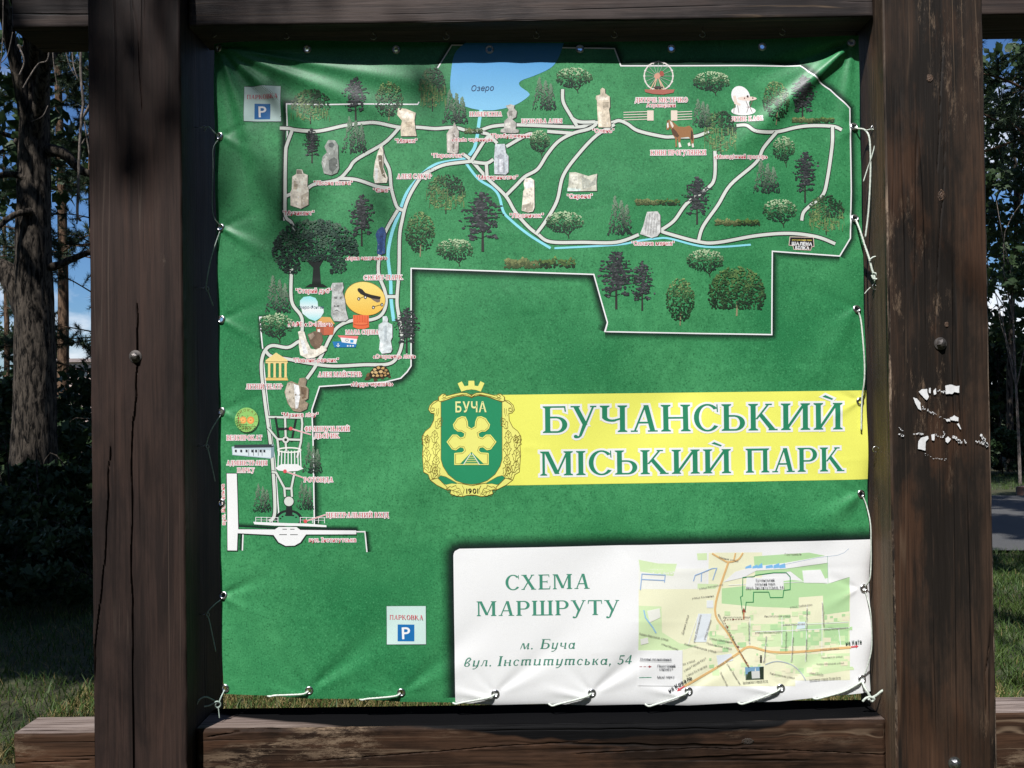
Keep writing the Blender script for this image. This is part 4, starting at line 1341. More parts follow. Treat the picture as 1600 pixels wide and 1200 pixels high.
# ---- printed stone sculptures: outline plus a few facets of lighter and darker stone
def statue(outline, base, facets=(), speck=22):
    k = Ink(6.0, step=6e-6)
    k.mott, k.res = .40, 1.7
    xs_ = [p[0] for p in outline]; ys2 = [p[1] for p in outline]
    k.poly([(x + 1.1, y + .9) for x, y in outline], ink(52, 60, 54))
    k.poly(outline, base)
    for pts, c in facets:
        k.poly(pts, c)
    def inside(x, y):
        r = False
        for (ax, ay), (bx, by) in zip(outline, outline[1:] + outline[:1]):
            if (ay > y) != (by > y) and x < (bx - ax) * (y - ay) / (by - ay) + ax:
                r = not r
        return r
    for _ in range(speck):
        x, y = rnd.uniform(min(xs_), max(xs_)), rnd.uniform(min(ys2), max(ys2))
        if inside(x - 1.5, y) and inside(x + 1.5, y) and inside(x, y - 2) and inside(x, y + 2):
            k.poly(blobp(x, y, rnd.uniform(.5, 1.5), 6, 1.5), mixc(base, ink(*rnd.choice(((120, 112, 100), (250, 246, 236), (160, 152, 138)))), rnd.uniform(.15, .5)))
    k.build('printed_sculpture')
ST, ST2, GR = ink(214, 200, 178), ink(232, 222, 206), ink(176, 178, 176)
sA = lambda L, x0=320, y0=50: [(x0 + a / 4, y0 + b / 4) for a, b in L]
statue(sA([(1210, 480), (1260, 485), (1320, 510), (1312, 555), (1318, 620), (1325, 655), (1228, 655), (1225, 600), (1235, 560), (1205, 525)]), ST, [(sA([(1215, 495), (1310, 515), (1300, 545), (1240, 545)]), ST2), (sA([(1255, 570), (1300, 565), (1295, 600), (1262, 600)]), ink(180, 164, 142))])
statue(sA([(575, 860), (610, 862), (618, 885), (645, 895), (642, 965), (650, 980), (648, 1080), (600, 1105), (537, 1085), (537, 1000), (545, 985), (548, 905), (572, 890)]), ST2, [(sA([(540, 1010), (598, 1025), (600, 1100), (540, 1084)]), ink(222, 212, 196)), (sA([(600, 1025), (648, 1000), (648, 1080), (602, 1102)]), ink(190, 178, 160)), (sA([(575, 862), (608, 866), (612, 890), (575, 890)]), ink(150, 140, 126)), (sA([(560, 930), (585, 945), (580, 985), (555, 985)]), ink(186, 172, 150))])
statue(sA([(775, 678), (815, 680), (835, 710), (835, 780), (840, 850), (828, 880), (790, 896), (745, 885), (730, 820), (738, 780), (765, 755), (750, 720)]), ink(150, 154, 148), [(sA([(775, 700), (800, 692), (815, 710), (800, 728), (780, 722)]), ink(92, 98, 96)), (sA([(775, 805), (810, 785), (830, 800), (828, 850), (800, 880), (778, 860)]), ink(104, 108, 104)), (sA([(735, 810), (760, 775), (770, 790), (750, 850)]), ink(186, 188, 182))])
statue(sA([(1105, 712), (1118, 745), (1118, 850), (1145, 915), (1140, 945), (1065, 948), (1055, 905), (1065, 820), (1085, 750)]), ST2, [(sA([(1085, 775), (1112, 770), (1115, 850), (1135, 920), (1110, 900), (1090, 830)]), ink(120, 110, 92)), (sA([(1068, 850), (1085, 860), (1080, 930), (1066, 925)]), ink(246, 240, 228))])
sB = lambda L: sA(L, 660, 50)
statue(sB([(200, 566), (215, 600), (228, 625), (225, 755), (205, 766), (155, 758), (153, 640), (170, 612), (190, 600)]), ink(188, 180, 172), [(sB([(190, 640), (205, 645), (200, 755), (188, 750)]), ink(130, 122, 114)), (sB([(160, 640), (178, 640), (176, 745), (160, 740)]), ink(210, 202, 194))])
statue(sB([(520, 465), (550, 455), (575, 462), (572, 480), (590, 500), (585, 535), (560, 548), (585, 570), (582, 610), (603, 615), (600, 632), (560, 636), (487, 630), (490, 612), (510, 605), (512, 560), (535, 540), (528, 510), (540, 490)]), ink(178, 174, 168), [(sB([(540, 500), (565, 495), (560, 530), (542, 530)]), ink(140, 136, 130)), (sB([(515, 575), (550, 570), (550, 605), (518, 605)]), ink(212, 208, 200))])
statue(sB([(455, 705), (515, 703), (522, 760), (538, 780), (537, 880), (520, 895), (450, 892), (448, 790)]), ink(196, 202, 208), [(sB([(470, 775), (490, 765), (512, 775), (515, 885), (470, 885)]), ink(170, 174, 182)), (sB([(480, 800), (505, 800), (505, 880), (482, 880)]), ink(216, 218, 224))])
statue(sB([(640, 920), (675, 915), (698, 930), (700, 1100), (690, 1125), (660, 1132), (620, 1120), (630, 1000), (638, 985), (632, 950)]), ST2, [(sB([(640, 925), (690, 930), (695, 970), (645, 985)]), ink(250, 246, 238)), (sB([(625, 1085), (695, 1070), (690, 1120), (655, 1130), (622, 1118)]), ink(176, 166, 150))])
statue(sB([(1112, 360), (1125, 350), (1140, 358), (1142, 385), (1170, 405), (1172, 470), (1165, 485), (1178, 590), (1172, 598), (1098, 598), (1092, 500), (1090, 430), (1082, 420), (1085, 400), (1112, 392)]), ST, [(sB([(1092, 405), (1165, 405), (1160, 425), (1095, 430)]), ST2), (sB([(1125, 440), (1165, 440), (1160, 470), (1128, 475)]), ink(176, 164, 144)), (sB([(1100, 500), (1120, 500), (1122, 590), (1102, 590)]), ink(232, 220, 200))])
statue(sB([(918, 882), (955, 880), (990, 890), (1035, 905), (1090, 890), (1085, 940), (1088, 998), (905, 1000), (912, 960)]), ink(198, 196, 180), [(sB([(925, 895), (970, 895), (975, 950), (925, 955)]), ink(220, 218, 204)), (sB([(990, 900), (1060, 940), (1085, 905), (1080, 960), (1000, 990)]), ink(170, 172, 160)), (sB([(905, 978), (990, 985), (985, 999), (905, 999)]), ink(206, 220, 212))])
sG = lambda L: sA(L, 980, 230)
statue(sG([(120, 410), (185, 406), (202, 430), (203, 535), (185, 560), (148, 572), (75, 548), (95, 500), (108, 450)]), ink(202, 202, 200), [(sG([(120 + i * 16, 415), (124 + i * 16, 415), (122 + i * 17 - 12, 545), (116 + i * 17 - 12, 545)]), ink(166, 166, 164)) for i in range(5)])
sD = lambda L: sA(L, 320, 320)
statue(sD([(800, 490), (865, 487), (870, 520), (862, 545), (878, 590), (885, 660), (900, 715), (880, 730), (810, 728), (792, 690), (795, 600), (798, 545), (790, 515)]), GR, [(sD([(800, 500), (865, 500), (855, 530), (815, 545)]), ink(150, 152, 150)), (sD([(808, 575), (832, 575), (830, 590), (810, 590)]), ink(112, 114, 114)), (sD([(845, 575), (862, 575), (860, 590), (846, 590)]), ink(112, 114, 114)), (sD([(808, 630), (845, 628), (840, 640), (812, 640)]), ink(98, 100, 100)), (sD([(805, 668), (828, 655), (850, 672), (828, 664)]), ink(104, 106, 106))], 40)
statue(sD([(1115, 700), (1140, 697), (1148, 715), (1145, 735), (1175, 750), (1175, 830), (1165, 850), (1175, 905), (1165, 925), (1110, 932), (1092, 905), (1098, 850), (1086, 800), (1090, 750), (1115, 735)]), ink(204, 212, 214), [(sD([(1120, 760), (1140, 755), (1142, 840), (1125, 860)]), ink(176, 186, 190)), (sD([(1100, 860), (1120, 870), (1120, 920), (1102, 905)]), ink(226, 232, 234))])
statue(sD([(1095, 150), (1110, 140), (1125, 150), (1135, 185), (1128, 240), (1130, 305), (1100, 316), (1078, 305), (1082, 240), (1070, 190), (1080, 165)]), ink(50, 80, 132), [(sD([(1095, 200), (1118, 195), (1112, 300), (1095, 305)]), ink(36, 60, 108))], 12)
statue(sD([(585, 795), (605, 785), (625, 795), (640, 850), (665, 900), (700, 905), (735, 880), (762, 890), (765, 910), (735, 930), (690, 955), (640, 960), (600, 940), (590, 880), (592, 830)]), ink(228, 220, 206), [(sD([(645, 810), (690, 790), (735, 800), (742, 850), (722, 895), (695, 905), (665, 875)]), ink(112, 92, 76)), (sD([(650, 815), (680, 800), (690, 820), (665, 845)]), ink(160, 142, 124)), (sD([(600, 840), (625, 850), (650, 930), (620, 935)]), ink(246, 242, 232))])
sE = lambda L: sA(L, 320, 580)
statue(sE([(520, 70), (545, 62), (585, 80), (595, 45), (625, 40), (640, 55), (632, 90), (652, 110), (648, 170), (625, 185), (650, 200), (640, 235), (600, 255), (555, 248), (520, 200), (500, 130)]), ink(150, 134, 114), [(sE([(520, 75), (560, 75), (575, 130), (565, 230), (540, 225), (510, 165), (505, 120)]), ink(190, 180, 164)), (sE([(560, 80), (590, 90), (600, 150), (585, 230), (570, 235)]), ink(240, 238, 236)), (sE([(600, 95), (640, 105), (638, 165), (612, 175)]), ink(112, 92, 74))])

# ---- other printed pictures
k = Ink(6.0)   # ferris wheel
k.strip([(1029 + 22.5 * math.cos(i * .2094), 119 + 22.5 * math.sin(i * .2094)) for i in range(31)], 2.0, ink(220, 214, 206))
for i in range(16):
    a = i * 6.283 / 16
    k.strip([(1027, 119), (1029 + 22 * math.cos(a), 119 + 22 * math.sin(a))], .6, ink(168, 186, 170))
    k.poly(blobp(1029 + 22.5 * math.cos(a), 119 + 22.5 * math.sin(a), 1.9), ink(226, 220, 214))
for a_, b_ in (((1027, 119), (1015, 142)), ((1027, 119), (1040, 142)), ((1027, 119), (1021, 142)), ((1028, 119), (1035, 141))):
    k.strip([a_, b_], 1.5, ink(214, 176, 150))
k.poly([(1007, 140), (1054, 140), (1052, 145), (1036, 148), (1020, 147), (1008, 144)], ink(168, 100, 86)); k.poly(blobp(1027, 119, 5.5, 9), ink(206, 152, 130)); k.poly(blobp(1034, 115, 4, 7), ink(160, 80, 66)); k.poly(blobp(1028, 137, 7, 9, .4), ink(72, 60, 58))
k.build('printed_ferris_wheel', label='small ferris wheel picture')
k = Ink(6.0)   # horse
hz = lambda L: [(990 + a * 210 / 1482, 90 + b * 170 / 1200) for a, b in L]
k.poly(hz([(365, 700), (395, 690), (440, 720), (490, 765), (560, 770), (610, 755), (645, 790), (655, 850), (660, 900), (655, 970), (662, 995), (640, 998), (632, 960), (622, 900), (600, 880), (560, 885), (515, 890), (510, 940), (525, 990), (498, 998), (490, 940), (480, 890), (470, 940), (478, 985), (458, 998), (455, 900), (425, 850), (412, 800), (400, 770), (385, 800), (360, 802), (358, 770), (362, 740)]), ink(150, 106, 68))
k.poly(hz([(412, 800), (430, 780), (470, 820), (500, 870), (480, 890), (460, 880), (425, 850)]), ink(88, 62, 44)); k.poly(hz([(395, 700), (420, 715), (440, 760), (425, 780), (405, 740)]), ink(220, 210, 198))
k.poly(hz([(365, 730), (380, 720), (384, 770), (370, 785)]), ink(240, 238, 236)); k.poly(hz([(490, 945), (508, 940), (525, 990), (495, 998)]), ink(230, 224, 216)); k.poly(hz([(590, 955), (612, 940), (625, 975), (600, 985)]), ink(230, 224, 216)); k.poly(hz([(635, 960), (655, 950), (662, 995), (640, 998)]), ink(220, 214, 204))
k.poly(hz([(630, 800), (650, 830), (650, 930), (625, 900)]), ink(70, 48, 36)); k.poly(hz([(362, 745), (380, 690), (372, 690)]), ink(52, 40, 34))
k.build('printed_horse', label='brown horse picture')
k = Ink(6.0)   # cafe
k.ell(1157, 151, 14, 17, WHITE, rot=-.5); k.ell(1161, 174, 19, 7, ink(238, 236, 230)); k.poly([(1148, 150), (1168, 150), (1172, 175), (1150, 176)], ink(240, 238, 232))
k.ell(1167, 154.5, 15, 3.4, ink(226, 206, 194)); k.poly([(1145, 150), (1149, 150), (1152, 161), (1157, 163), (1156, 166), (1147, 163)], ink(226, 206, 194))
for a_ in ([(1147, 165), (1146, 177)], [(1152, 165), (1154, 177)], [(1165, 158), (1169, 168), (1166, 177)], [(1175, 158), (1171, 168), (1175, 177)], [(1166, 168), (1173, 168)]):
    k.strip(a_, .9, ink(120, 96, 90))
k.poly(blobp(1168, 151, 2.2, 5), ink(60, 40, 40)); k.poly(blobp(1163, 154, 1.5, 5), ink(110, 60, 60)); k.poly(blobp(1176, 154, 1.5, 5), ink(110, 60, 60))
k.build('printed_cafe_table', label='white summer cafe table picture')
for x0, x1, p0 in ((974, 1020, 1011), (1048, 1081, 1048)):   # two bits of fence
    k = Ink(6.0)
    for i in range(4):
        k.strip([(x0, 176 + i * 4), (x1, 174.5 + i * 4)], 1.1, ink(226, 214, 200))
    k.poly([(p0, 173), (p0 + 10, 173), (p0 + 10, 189), (p0, 189)], ink(224, 208, 192))
    k.build('printed_fence')

k = Ink(6.0)   # skate park
k.ell(571, 467, 32.6, 26.4, ink(120, 86, 40), 40, rot=.25)
k.ell(571, 467, 31.8, 25.6, lambda x, y: mixc(ink(250, 212, 120), ink(246, 182, 74), min(max((y - 441) / 52, 0), 1)), 40, rot=.25)
sk = lambda L: [(420 + a / 6, 420 + b / 6) for a, b in L]
k.poly(sk([(835, 190), (850, 182), (880, 195), (910, 228), (960, 245), (1055, 265), (1050, 285), (1020, 300), (960, 280), (900, 258), (865, 240), (838, 212)]), ink(30, 26, 24)); k.poly(sk([(960, 280), (1050, 290), (1045, 315), (1020, 320), (985, 300)]), ink(120, 104, 90))
for x, y in ((848, 285), (910, 270), (985, 365), (1065, 340)):
    k.ell(420 + x / 6, 420 + y / 6, 2.4, 2.8, ink(52, 44, 40)); k.ell(420 + x / 6, 420 + y / 6, 1.1, 1.4, ink(236, 230, 220))
k.strip(sk([(850, 285), (905, 260)]), .9, ink(40, 34, 30)); k.strip(sk([(985, 360), (1065, 338)]), .9, ink(40, 34, 30))
k.build('printed_skateboard', label='black skateboard on an orange oval')
k = Ink(5.6)   # fountain pond
k.poly(sk([(295, 300), (330, 265), (390, 258), (440, 275), (462, 310), (465, 350), (515, 370), (520, 410), (490, 460), (440, 492), (380, 470), (320, 420), (310, 380), (295, 350)]), lambda x, y: mixc(ink(150, 218, 222), ink(232, 244, 248), 1 - min(abs(y - 484) / 18, 1)))
k.build('printed_pond')
k = Ink(6.0)   # house, drum, boat
k.poly(sk([(445, 510), (600, 500), (618, 560), (608, 620), (520, 625), (450, 590)]), ink(158, 88, 66)); k.poly(sk([(500, 452), (580, 455), (625, 520), (560, 530), (455, 500)]), ink(212, 160, 92)); k.poly(sk([(520, 545), (608, 540), (606, 618), (522, 622)]), ink(190, 98, 70)); k.poly(sk([(460, 570), (485, 565), (485, 600), (462, 592)]), ink(224, 220, 210))
k.build('printed_house')
k = Ink(6.0)
k.poly(sk([(795, 436), (942, 434), (945, 550), (900, 566), (840, 566), (795, 548)]), ink(224, 104, 62))
for i in range(6):
    k.strip(sk([(810 + i * 24, 440), (811 + i * 24, 515)]), .8, ink(190, 76, 44))
k.ell(565, 507, 12, 2.2, ink(196, 80, 48)); k.ell(564.8, 506, 10.6, 1.6, ink(230, 120, 76))
k.build('printed_drum')
k = Ink(6.0)
k.poly(sk([(600, 684), (690, 682), (830, 708), (818, 738), (620, 738)]), ink(34, 116, 178)); k.poly(sk([(650, 625), (845, 632), (835, 660), (665, 645)]), ink(226, 118, 116)); k.poly(sk([(675, 645), (835, 660), (822, 708), (690, 690)]), WHITE)
k.poly(sk([(768, 668), (800, 668), (798, 694), (770, 694)]), ink(52, 150, 206)); k.ell(543, 532, 2.6, 2.4, ink(90, 120, 140)); k.ell(543, 532, 1.7, 1.6, WHITE)
for x in (745, 770, 795):
    k.ell(420 + x / 6, 420 + 724 / 6, 1.3, 1.2, WHITE)
k.strip(sk([(655, 700), (655, 730)]), .9, WHITE); k.strip(sk([(640, 718), (655, 731), (670, 718)]), .9, WHITE); k.strip(sk([(648, 706), (662, 706)]), .8, WHITE)
k.build('printed_boat', label='small blue and white boat picture')
k = Ink(6.0)   # turtle
k.poly(sk([(915, 1000), (935, 975), (960, 978), (972, 1000), (950, 1015), (925, 1012)]), ink(112, 86, 54))
for L_ in ([(915, 1015), (950, 1005), (965, 1030), (935, 1045), (902, 1042)], [(985, 1020), (1020, 1020), (1025, 1050), (990, 1058)], [(1110, 995), (1140, 990), (1152, 1018), (1128, 1026)], [(1055, 1015), (1080, 1010), (1085, 1034), (1060, 1036)]):
    k.poly(sk(L_), ink(76, 58, 36))
k.poly(sk([(945, 1005), (955, 965), (985, 930), (1020, 910), (1060, 906), (1100, 918), (1130, 950), (1145, 990), (1130, 1008), (1080, 1022), (1010, 1030), (965, 1024)]), ink(40, 30, 20))
for x, y, r in ((998, 945, 2.9), (1035, 930, 3.0), (1075, 932, 3.0), (1106, 952, 2.5), (975, 972, 2.4), (1010, 972, 3.1), (1052, 965, 3.3), (1090, 974, 2.8), (1122, 982, 2.0), (985, 1003, 2.3), (1022, 1003, 2.7), (1062, 1000, 2.7), (1098, 1000, 2.1)):
    k.poly(blobp(420 + x / 6, 420 + y / 6, r, 9, .8), ink(*rnd.choice(((196, 158, 102), (170, 134, 86), (206, 174, 122)))))
k.build('printed_turtle', label='brown turtle picture')
k = Ink(6.0)   # theatre portico
TH = ink(232, 206, 138)
k.poly([(415.5, 563), (432, 551), (450, 562.5), (450, 565), (415.5, 565)], TH); k.poly([(415.5, 590.5), (449.5, 590.5), (451, 594.5), (415, 594.5)], ink(222, 190, 112))
for i in range(4):
    x = 418.5 + i * 8.6
    k.poly([(x, 566.5), (x + 5.2, 566.5), (x + 4.4, 569), (x + 4.4, 588), (x + 5.2, 590), (x, 590), (x + .8, 588), (x + .8, 569)], TH)
k.poly([(415.5, 565.6), (450, 565.6), (450, 567.5), (415.5, 567.5)], TH)
k.build('printed_theatre', label='yellow theatre portico picture')
k = Ink(6.0)   # bicycle rental disc
k.ell(387, 657.5, 18.6, 19.6, ink(36, 62, 40), 36); k.ell(385.6, 656, 18.4, 19.2, ink(142, 194, 104), 36)
for x in (380, 392):
    k.ell(x, 656.5, 5.6, 5.8, ink(226, 138, 70), 20); k.ell(x, 656.5, 3.6, 3.8, ink(240, 176, 96), 16); k.ell(x, 656.5, .9, .9, ink(140, 70, 40), 8)
k.strip([(371.5, 653), (373, 651.5), (373, 662)], 1.1, ink(150, 70, 40))
for s_, a0, a1, rr in (('ПРОКАТ', 212, 328, 13.4), ('КОЛІС', 140, 40, 15.6)):
    for i, ch in enumerate(s_):
        a = math.radians(a0 + (a1 - a0) * i / (len(s_) - 1))
        c = np.array((385.6 + rr * math.cos(a), 656 + rr * math.sin(a)))
        tdir = np.array((-math.sin(a), math.cos(a))) * (1 if a1 > a0 else -1)
        label(k, ch, c - tdir * 1.9, c + tdir * 1.9, 4.0, ink(120, 104, 50), bold=.02)
k.build('printed_rental_sign', label='round green bicycle rental mark')
k = Ink(6.0)   # office building
k.poly([(362, 698), (363, 711), (424, 716.5), (429, 713), (429, 695), (426, 694), (371, 697)], ink(176, 196, 204)); k.poly([(364, 701), (424, 703), (424, 715), (364, 710)], ink(212, 222, 226)); k.poly([(366, 695), (428, 694), (429, 699), (366, 700)], ink(52, 62, 66)); k.poly([(424, 699), (429, 698), (429, 713), (424, 716)], ink(128, 150, 160))
for x in (367, 375.5, 384, 393, 399, 406, 412):
    k.poly([(x, 702.5), (x + 3.2, 702.7), (x + 3.2, 707), (x, 706.6)], ink(44, 52, 58))
for x in (389, 396.5, 404, 410):
    k.strip([(x, 702), (x, 712)], .8, ink(60, 70, 76))
k.build('printed_building', label='grey office building picture')
k = Ink(6.0)   # rotunda and entrance gate
k.poly([(431, 731), (440, 725), (466, 725), (475, 732), (466, 735.5), (450, 736.5), (436, 735)], ink(232, 236, 240))
for x in (436, 441, 446, 451, 456, 461, 466, 470):
    k.strip([(x, 704), (x + (x - 453) * .06, 730)], 1.7, ink(236, 240, 242))
k.strip([(453 + 18 * math.cos(i * .2618), 703 + 3.6 * math.sin(i * .2618)) for i in range(25)], 2.2, ink(228, 232, 222))
k.build('printed_rotunda')
k = Ink(6.0)
k.poly([(396, 815), (424, 816), (450, 817), (480, 817.5), (511, 820), (511, 823), (470, 821.5), (430, 821), (398, 819)], ink(232, 238, 240))
for a_, b_ in ((400, 435), (470, 508)):
    k.strip([(a_, 808), (b_, 808.5)], .8, WHITE); k.strip([(a_, 812), (b_, 812.5)], .5, WHITE)
    for i in range(5):
        x = a_ + (b_ - a_) * i / 4
        k.strip([(x, 807.5), (x, 817)], .9, WHITE)
k.build('printed_gate')
# parking marks
for x0, y0, x1, y1 in ((382, 135.5, 439, 190), (604.5, 946.5, 665.5, 1006)):
    k = Ink(6.0, step=4e-5)
    w = x1 - x0
    k.poly([(x0 - .6, y0 - .6), (x1 + .6, y0 - .6), (x1 + .8, y1 + .8), (x0 - .4, y1 + .8)], ink(60, 80, 76), res=8)
    k.grid(quadfn((x0, y0 + .3), (x1, y0 - .3), (x1 + .3, y1 - .3), (x0 + .3, y1 + .3)), 8, 8, ink(196, 220, 214))
    bx, by_, bs = x0 + w * .28, y0 + w * .47, w * .43
    k.grid(quadfn((bx, by_), (bx + bs, by_), (bx + bs, by_ + bs), (bx, by_ + bs)), 4, 4, ink(22, 104, 168))
    label(k, 'P', (bx + bs * .27, by_ + bs * .86), (bx + bs * .76, by_ + bs * .84), bs * .72, WHITE, bold=.012)
    title(k, 'ПАРКОВКА', (x0 + w * .075, y0 + w * .345), (x0 + w * .93, y0 + w * .335), w * .115, ink(200, 70, 86), gap=.12)
    k.build('printed_parking_mark', label='blue parking P on a pale square')
# adventure park plate (its cartoon mascot is left out)
k = Ink(6.0)
pl = [(1234, 371), (1270, 371.5), (1271, 385), (1267, 385.5), (1266, 390.5), (1240, 389.5), (1239, 384), (1232.5, 383)]
k.poly(offset_poly(pl, .9), ink(226, 200, 190)); k.poly(pl, ink(26, 24, 26))
label(k, 'мотузковий парк', (1237, 376.2), (1268, 376.6), 2.4, ink(226, 206, 90), bold=.01)
label(k, 'ШАЛЕНА', (1236.5, 383.4), (1268.5, 384), 5.0, WHITE, bold=.05, gap=.12); label(k, 'БІЛКА', (1242, 389.4), (1264, 390), 4.4, WHITE, bold=.05, gap=.12)
k.build('printed_plate', label='small black name plate on the map')

# ---- labels
LAB = [('"Мавка"', 618, 652, 224, 6), ('"Лісова птаха"', 491, 551, 289, 6), ('"Музикант"', 443, 491, 336, 6.4), ('"Єва"', 584, 610, 301, 6), ('АЛЕЯ САКУР', 621, 675, 280, 6.6), ('"Паросток"', 675, 725, 247, 6), ('«Жаба чарівниця»', 706, 770, 222, 5.4),
 ('"Пробудження"', 767, 830, 216, 6), ('НАБЕРЕЖНА', 734, 784, 182.5, 6.2), ('БУЗКОВА АЛЕЯ', 815, 878, 193, 6), ('"Олень"', 926, 959, 208, 6), ('ДИТЯЧЕ МІСТЕЧКО', 992, 1074, 160, 6.8), ('Атракціони', 1010, 1055, 167.5, 5.6), ('КІННІ ПРОГУЛЯНКИ', 1016, 1102, 243, 7),
 ('ЛІТНЄ КАФЕ', 1142, 1190, 190, 6.8), ('«Молодіжний простір»', 1115, 1198, 249, 5.8), ('"Материнство"', 745, 809, 281, 6), ('"Лісовичок"', 797, 849, 341, 6.4), ('"Сирена"', 886, 925, 311, 6.4), ('"Спляча мавка"', 986, 1052, 384.5, 6), ('«Арка закоханих»', 540, 606, 406.5, 5.6),
 ('СКЕЙТ-ПАРК', 569, 630, 437.5, 6.6), ('"Старий дуб"', 463, 518, 458, 6.8), ('КАФЕ « Del Flora»', 451, 520, 510, 6.6), ('МАЛА СЦЕНА', 541, 592, 522.5, 6.2), ('«Охоронець лісу»', 584, 650, 560, 6), ('"Павлик-равлик"', 459, 530, 566, 6.2), ('АЛЕЯ МАЙСТРІВ', 498, 566, 588.5, 6.8),
 ('«Мудра черепаха»', 549, 615, 603, 6), ('ЛІТНІЙ ТЕАТР', 385, 442, 607.5, 7), ('"Музика лісу"', 441, 498, 651, 6.2), ('ФРАНЦУЗЬКИЙ', 477, 547, 673.5, 7), ('ДВОРИК', 492, 531, 684, 6.8), ('ВЕЛОПРОКАТ', 354, 410, 687.5, 7), ('АДМІНІСТРАЦІЯ', 354, 418, 726.5, 6.6), ('ПАРКУ', 371, 398, 738, 6.6),
 ('РОТОНДА', 476, 521, 752.5, 6.8), ('ЦЕНТРАЛЬНИЙ ВХІД', 511, 608, 807.5, 7), ('вул. Інститутська', 484, 557, 846, 6.4)]
for s_, x0, x1, y, cap in LAB:
    k = Ink(7.6)
    L_ = x1 - x0
    if all(c_ in SER or c_ == ' ' for c_ in s_):
        title(k, s_, (x0, y + L_ * .003), (x1, y - L_ * .003), cap * 1.03, RED, HALO, hw=.15, gap=.13, wgap=.4)
    else:
        label(k, s_, (x0, y + L_ * .003), (x1, y - L_ * .003), cap * 1.03, RED, HALO, halo_w=.10, bold=.006, gap=.14)
    k.build('lettering')
k = Ink(7.6)
label(k, 'вул. Вокзальна', (351.5, 820), (350, 757), 5.6, RED, HALO, halo_w=.115, bold=.012)
k.build('lettering')
for a_, b_ in (((455, 669.5), (487, 679)), ((446, 736), (476, 746.5)), ((478, 814), (510, 803.5))):   # red pointers
    k = Ink(7.2)
    k.strip([a_, b_], 2.2, HALO); k.strip([a_, b_], 1.0, ink(214, 104, 104)); k.ell(*a_, 2.9, 2.9, ink(214, 84, 88), 14)
    k.build('printed_pointer')
k = Ink(7.6)
label(k, 'Озеро', (736, 143.5), (771, 142.5), 9, ink(36, 46, 90), bold=.0, slant=.22)
k.build('lettering'); k = Ink(7.6)
label(k, 'Озеро-Фонтан', (466, 483), (506, 482.5), 5.2, ink(60, 86, 110), bold=.0, slant=.2)
k.build('lettering')

# ---- titles
for txt, a_, b_, cap, hw_ in (('БУЧАНСЬКИЙ', (848, 676.2), (1316, 670.8), 41.5, .075), ('МІСЬКИЙ', (844, 742.5), (1141, 738.7), 37.5, .08), ('ПАРК', (1164, 738.2), (1319, 736), 37.5, .08)):
    kh, kt = Ink(4.0), Ink(5.8)
    title(kt, txt, a_, b_, cap, TITLE, ink(236, 238, 238), hw=hw_, hik=kh)
    kh.build('lettering_outline'); kt.build('lettering', label='large green park title in serif capitals')
for txt, a_, b_, cap, c_, kw in (('СХЕМА', (790, 921), (921, 919), 23.4, ink(66, 138, 114), dict(gap=.13)), ('МАРШРУТУ', (745, 962), (967, 959.5), 23.2, ink(66, 138, 114), dict(gap=.12)),
        ('м. Буча', (812.5, 1014), (898, 1013), 15.5, ink(68, 130, 110), dict(face=ITA, slant=.18, gap=.15)), ('вул. Інститутська, 54', (724.7, 1041), (986, 1037), 15.5, ink(68, 130, 110), dict(face=ITA, slant=.18, gap=.15, wgap=.38))):
    k = Ink(4.6)
    title(k, txt, a_, b_, cap, c_, **kw)
    k.build('lettering', label='green lettering on the white panel')
# ---- the town crest
Ce = lambda L: [(660 + a * .1583, 590 + b * .1583) for a, b in L]
def mirror(L): return L + [(2 * 487 - a, b) for a, b in L[::-1]]
def sm(L, m=4, close=True):
    P = [np.array(p, float) for p in L]
    if close:
        P = P[-1:] + P + P[:2]
        return [tuple(p) for p in catmull(P, m)][m:-m]
    return [tuple(p) for p in catmull(P, m)]
YE, BR, CG = ink(246, 228, 122), ink(112, 92, 34), ink(36, 138, 94)
k = Ink(4.2)
left = [(487, 1150), (440, 1155), (395, 1168), (330, 1160), (280, 1140), (290, 1105), (240, 1100), (150, 1055), (85, 1005), (65, 950), (20, 925), (15, 850), (8, 760), (15, 660), (5, 580), (35, 530), (85, 490), (120, 420), (125, 350), (90, 345), (68, 315), (80, 275), (120, 235), (165, 222), (165, 195), (200, 165), (225, 165), (240, 185), (300, 170), (380, 152), (440, 155), (470, 170), (487, 185)]
outl = mirror(left)
k.poly(offset_poly(Ce(outl), 1.0), BR); k.k += 30; k.poly(Ce(outl), YE); k.k += 30
k.poly(Ce([(388, 138), (352, 58), (392, 38), (418, 85), (455, 80), (458, 32), (514, 32), (518, 80), (552, 85), (575, 36), (614, 56), (578, 138), (530, 122), (487, 117), (440, 122)]), YE)
sh = [(190, 235), (260, 220), (340, 190), (420, 182), (465, 192), (487, 205)]
shp = sh + [(2 * 487 - a, b) for a, b in sh[::-1]] + [(785, 800), (765, 870), (715, 950), (640, 1010), (560, 1040), (487, 1048), (414, 1040), (334, 1010), (260, 950), (210, 870), (190, 800)]
k.poly(offset_poly(Ce(shp), .9), BR); k.k += 25; k.poly(Ce(shp), CG); k.k += 25
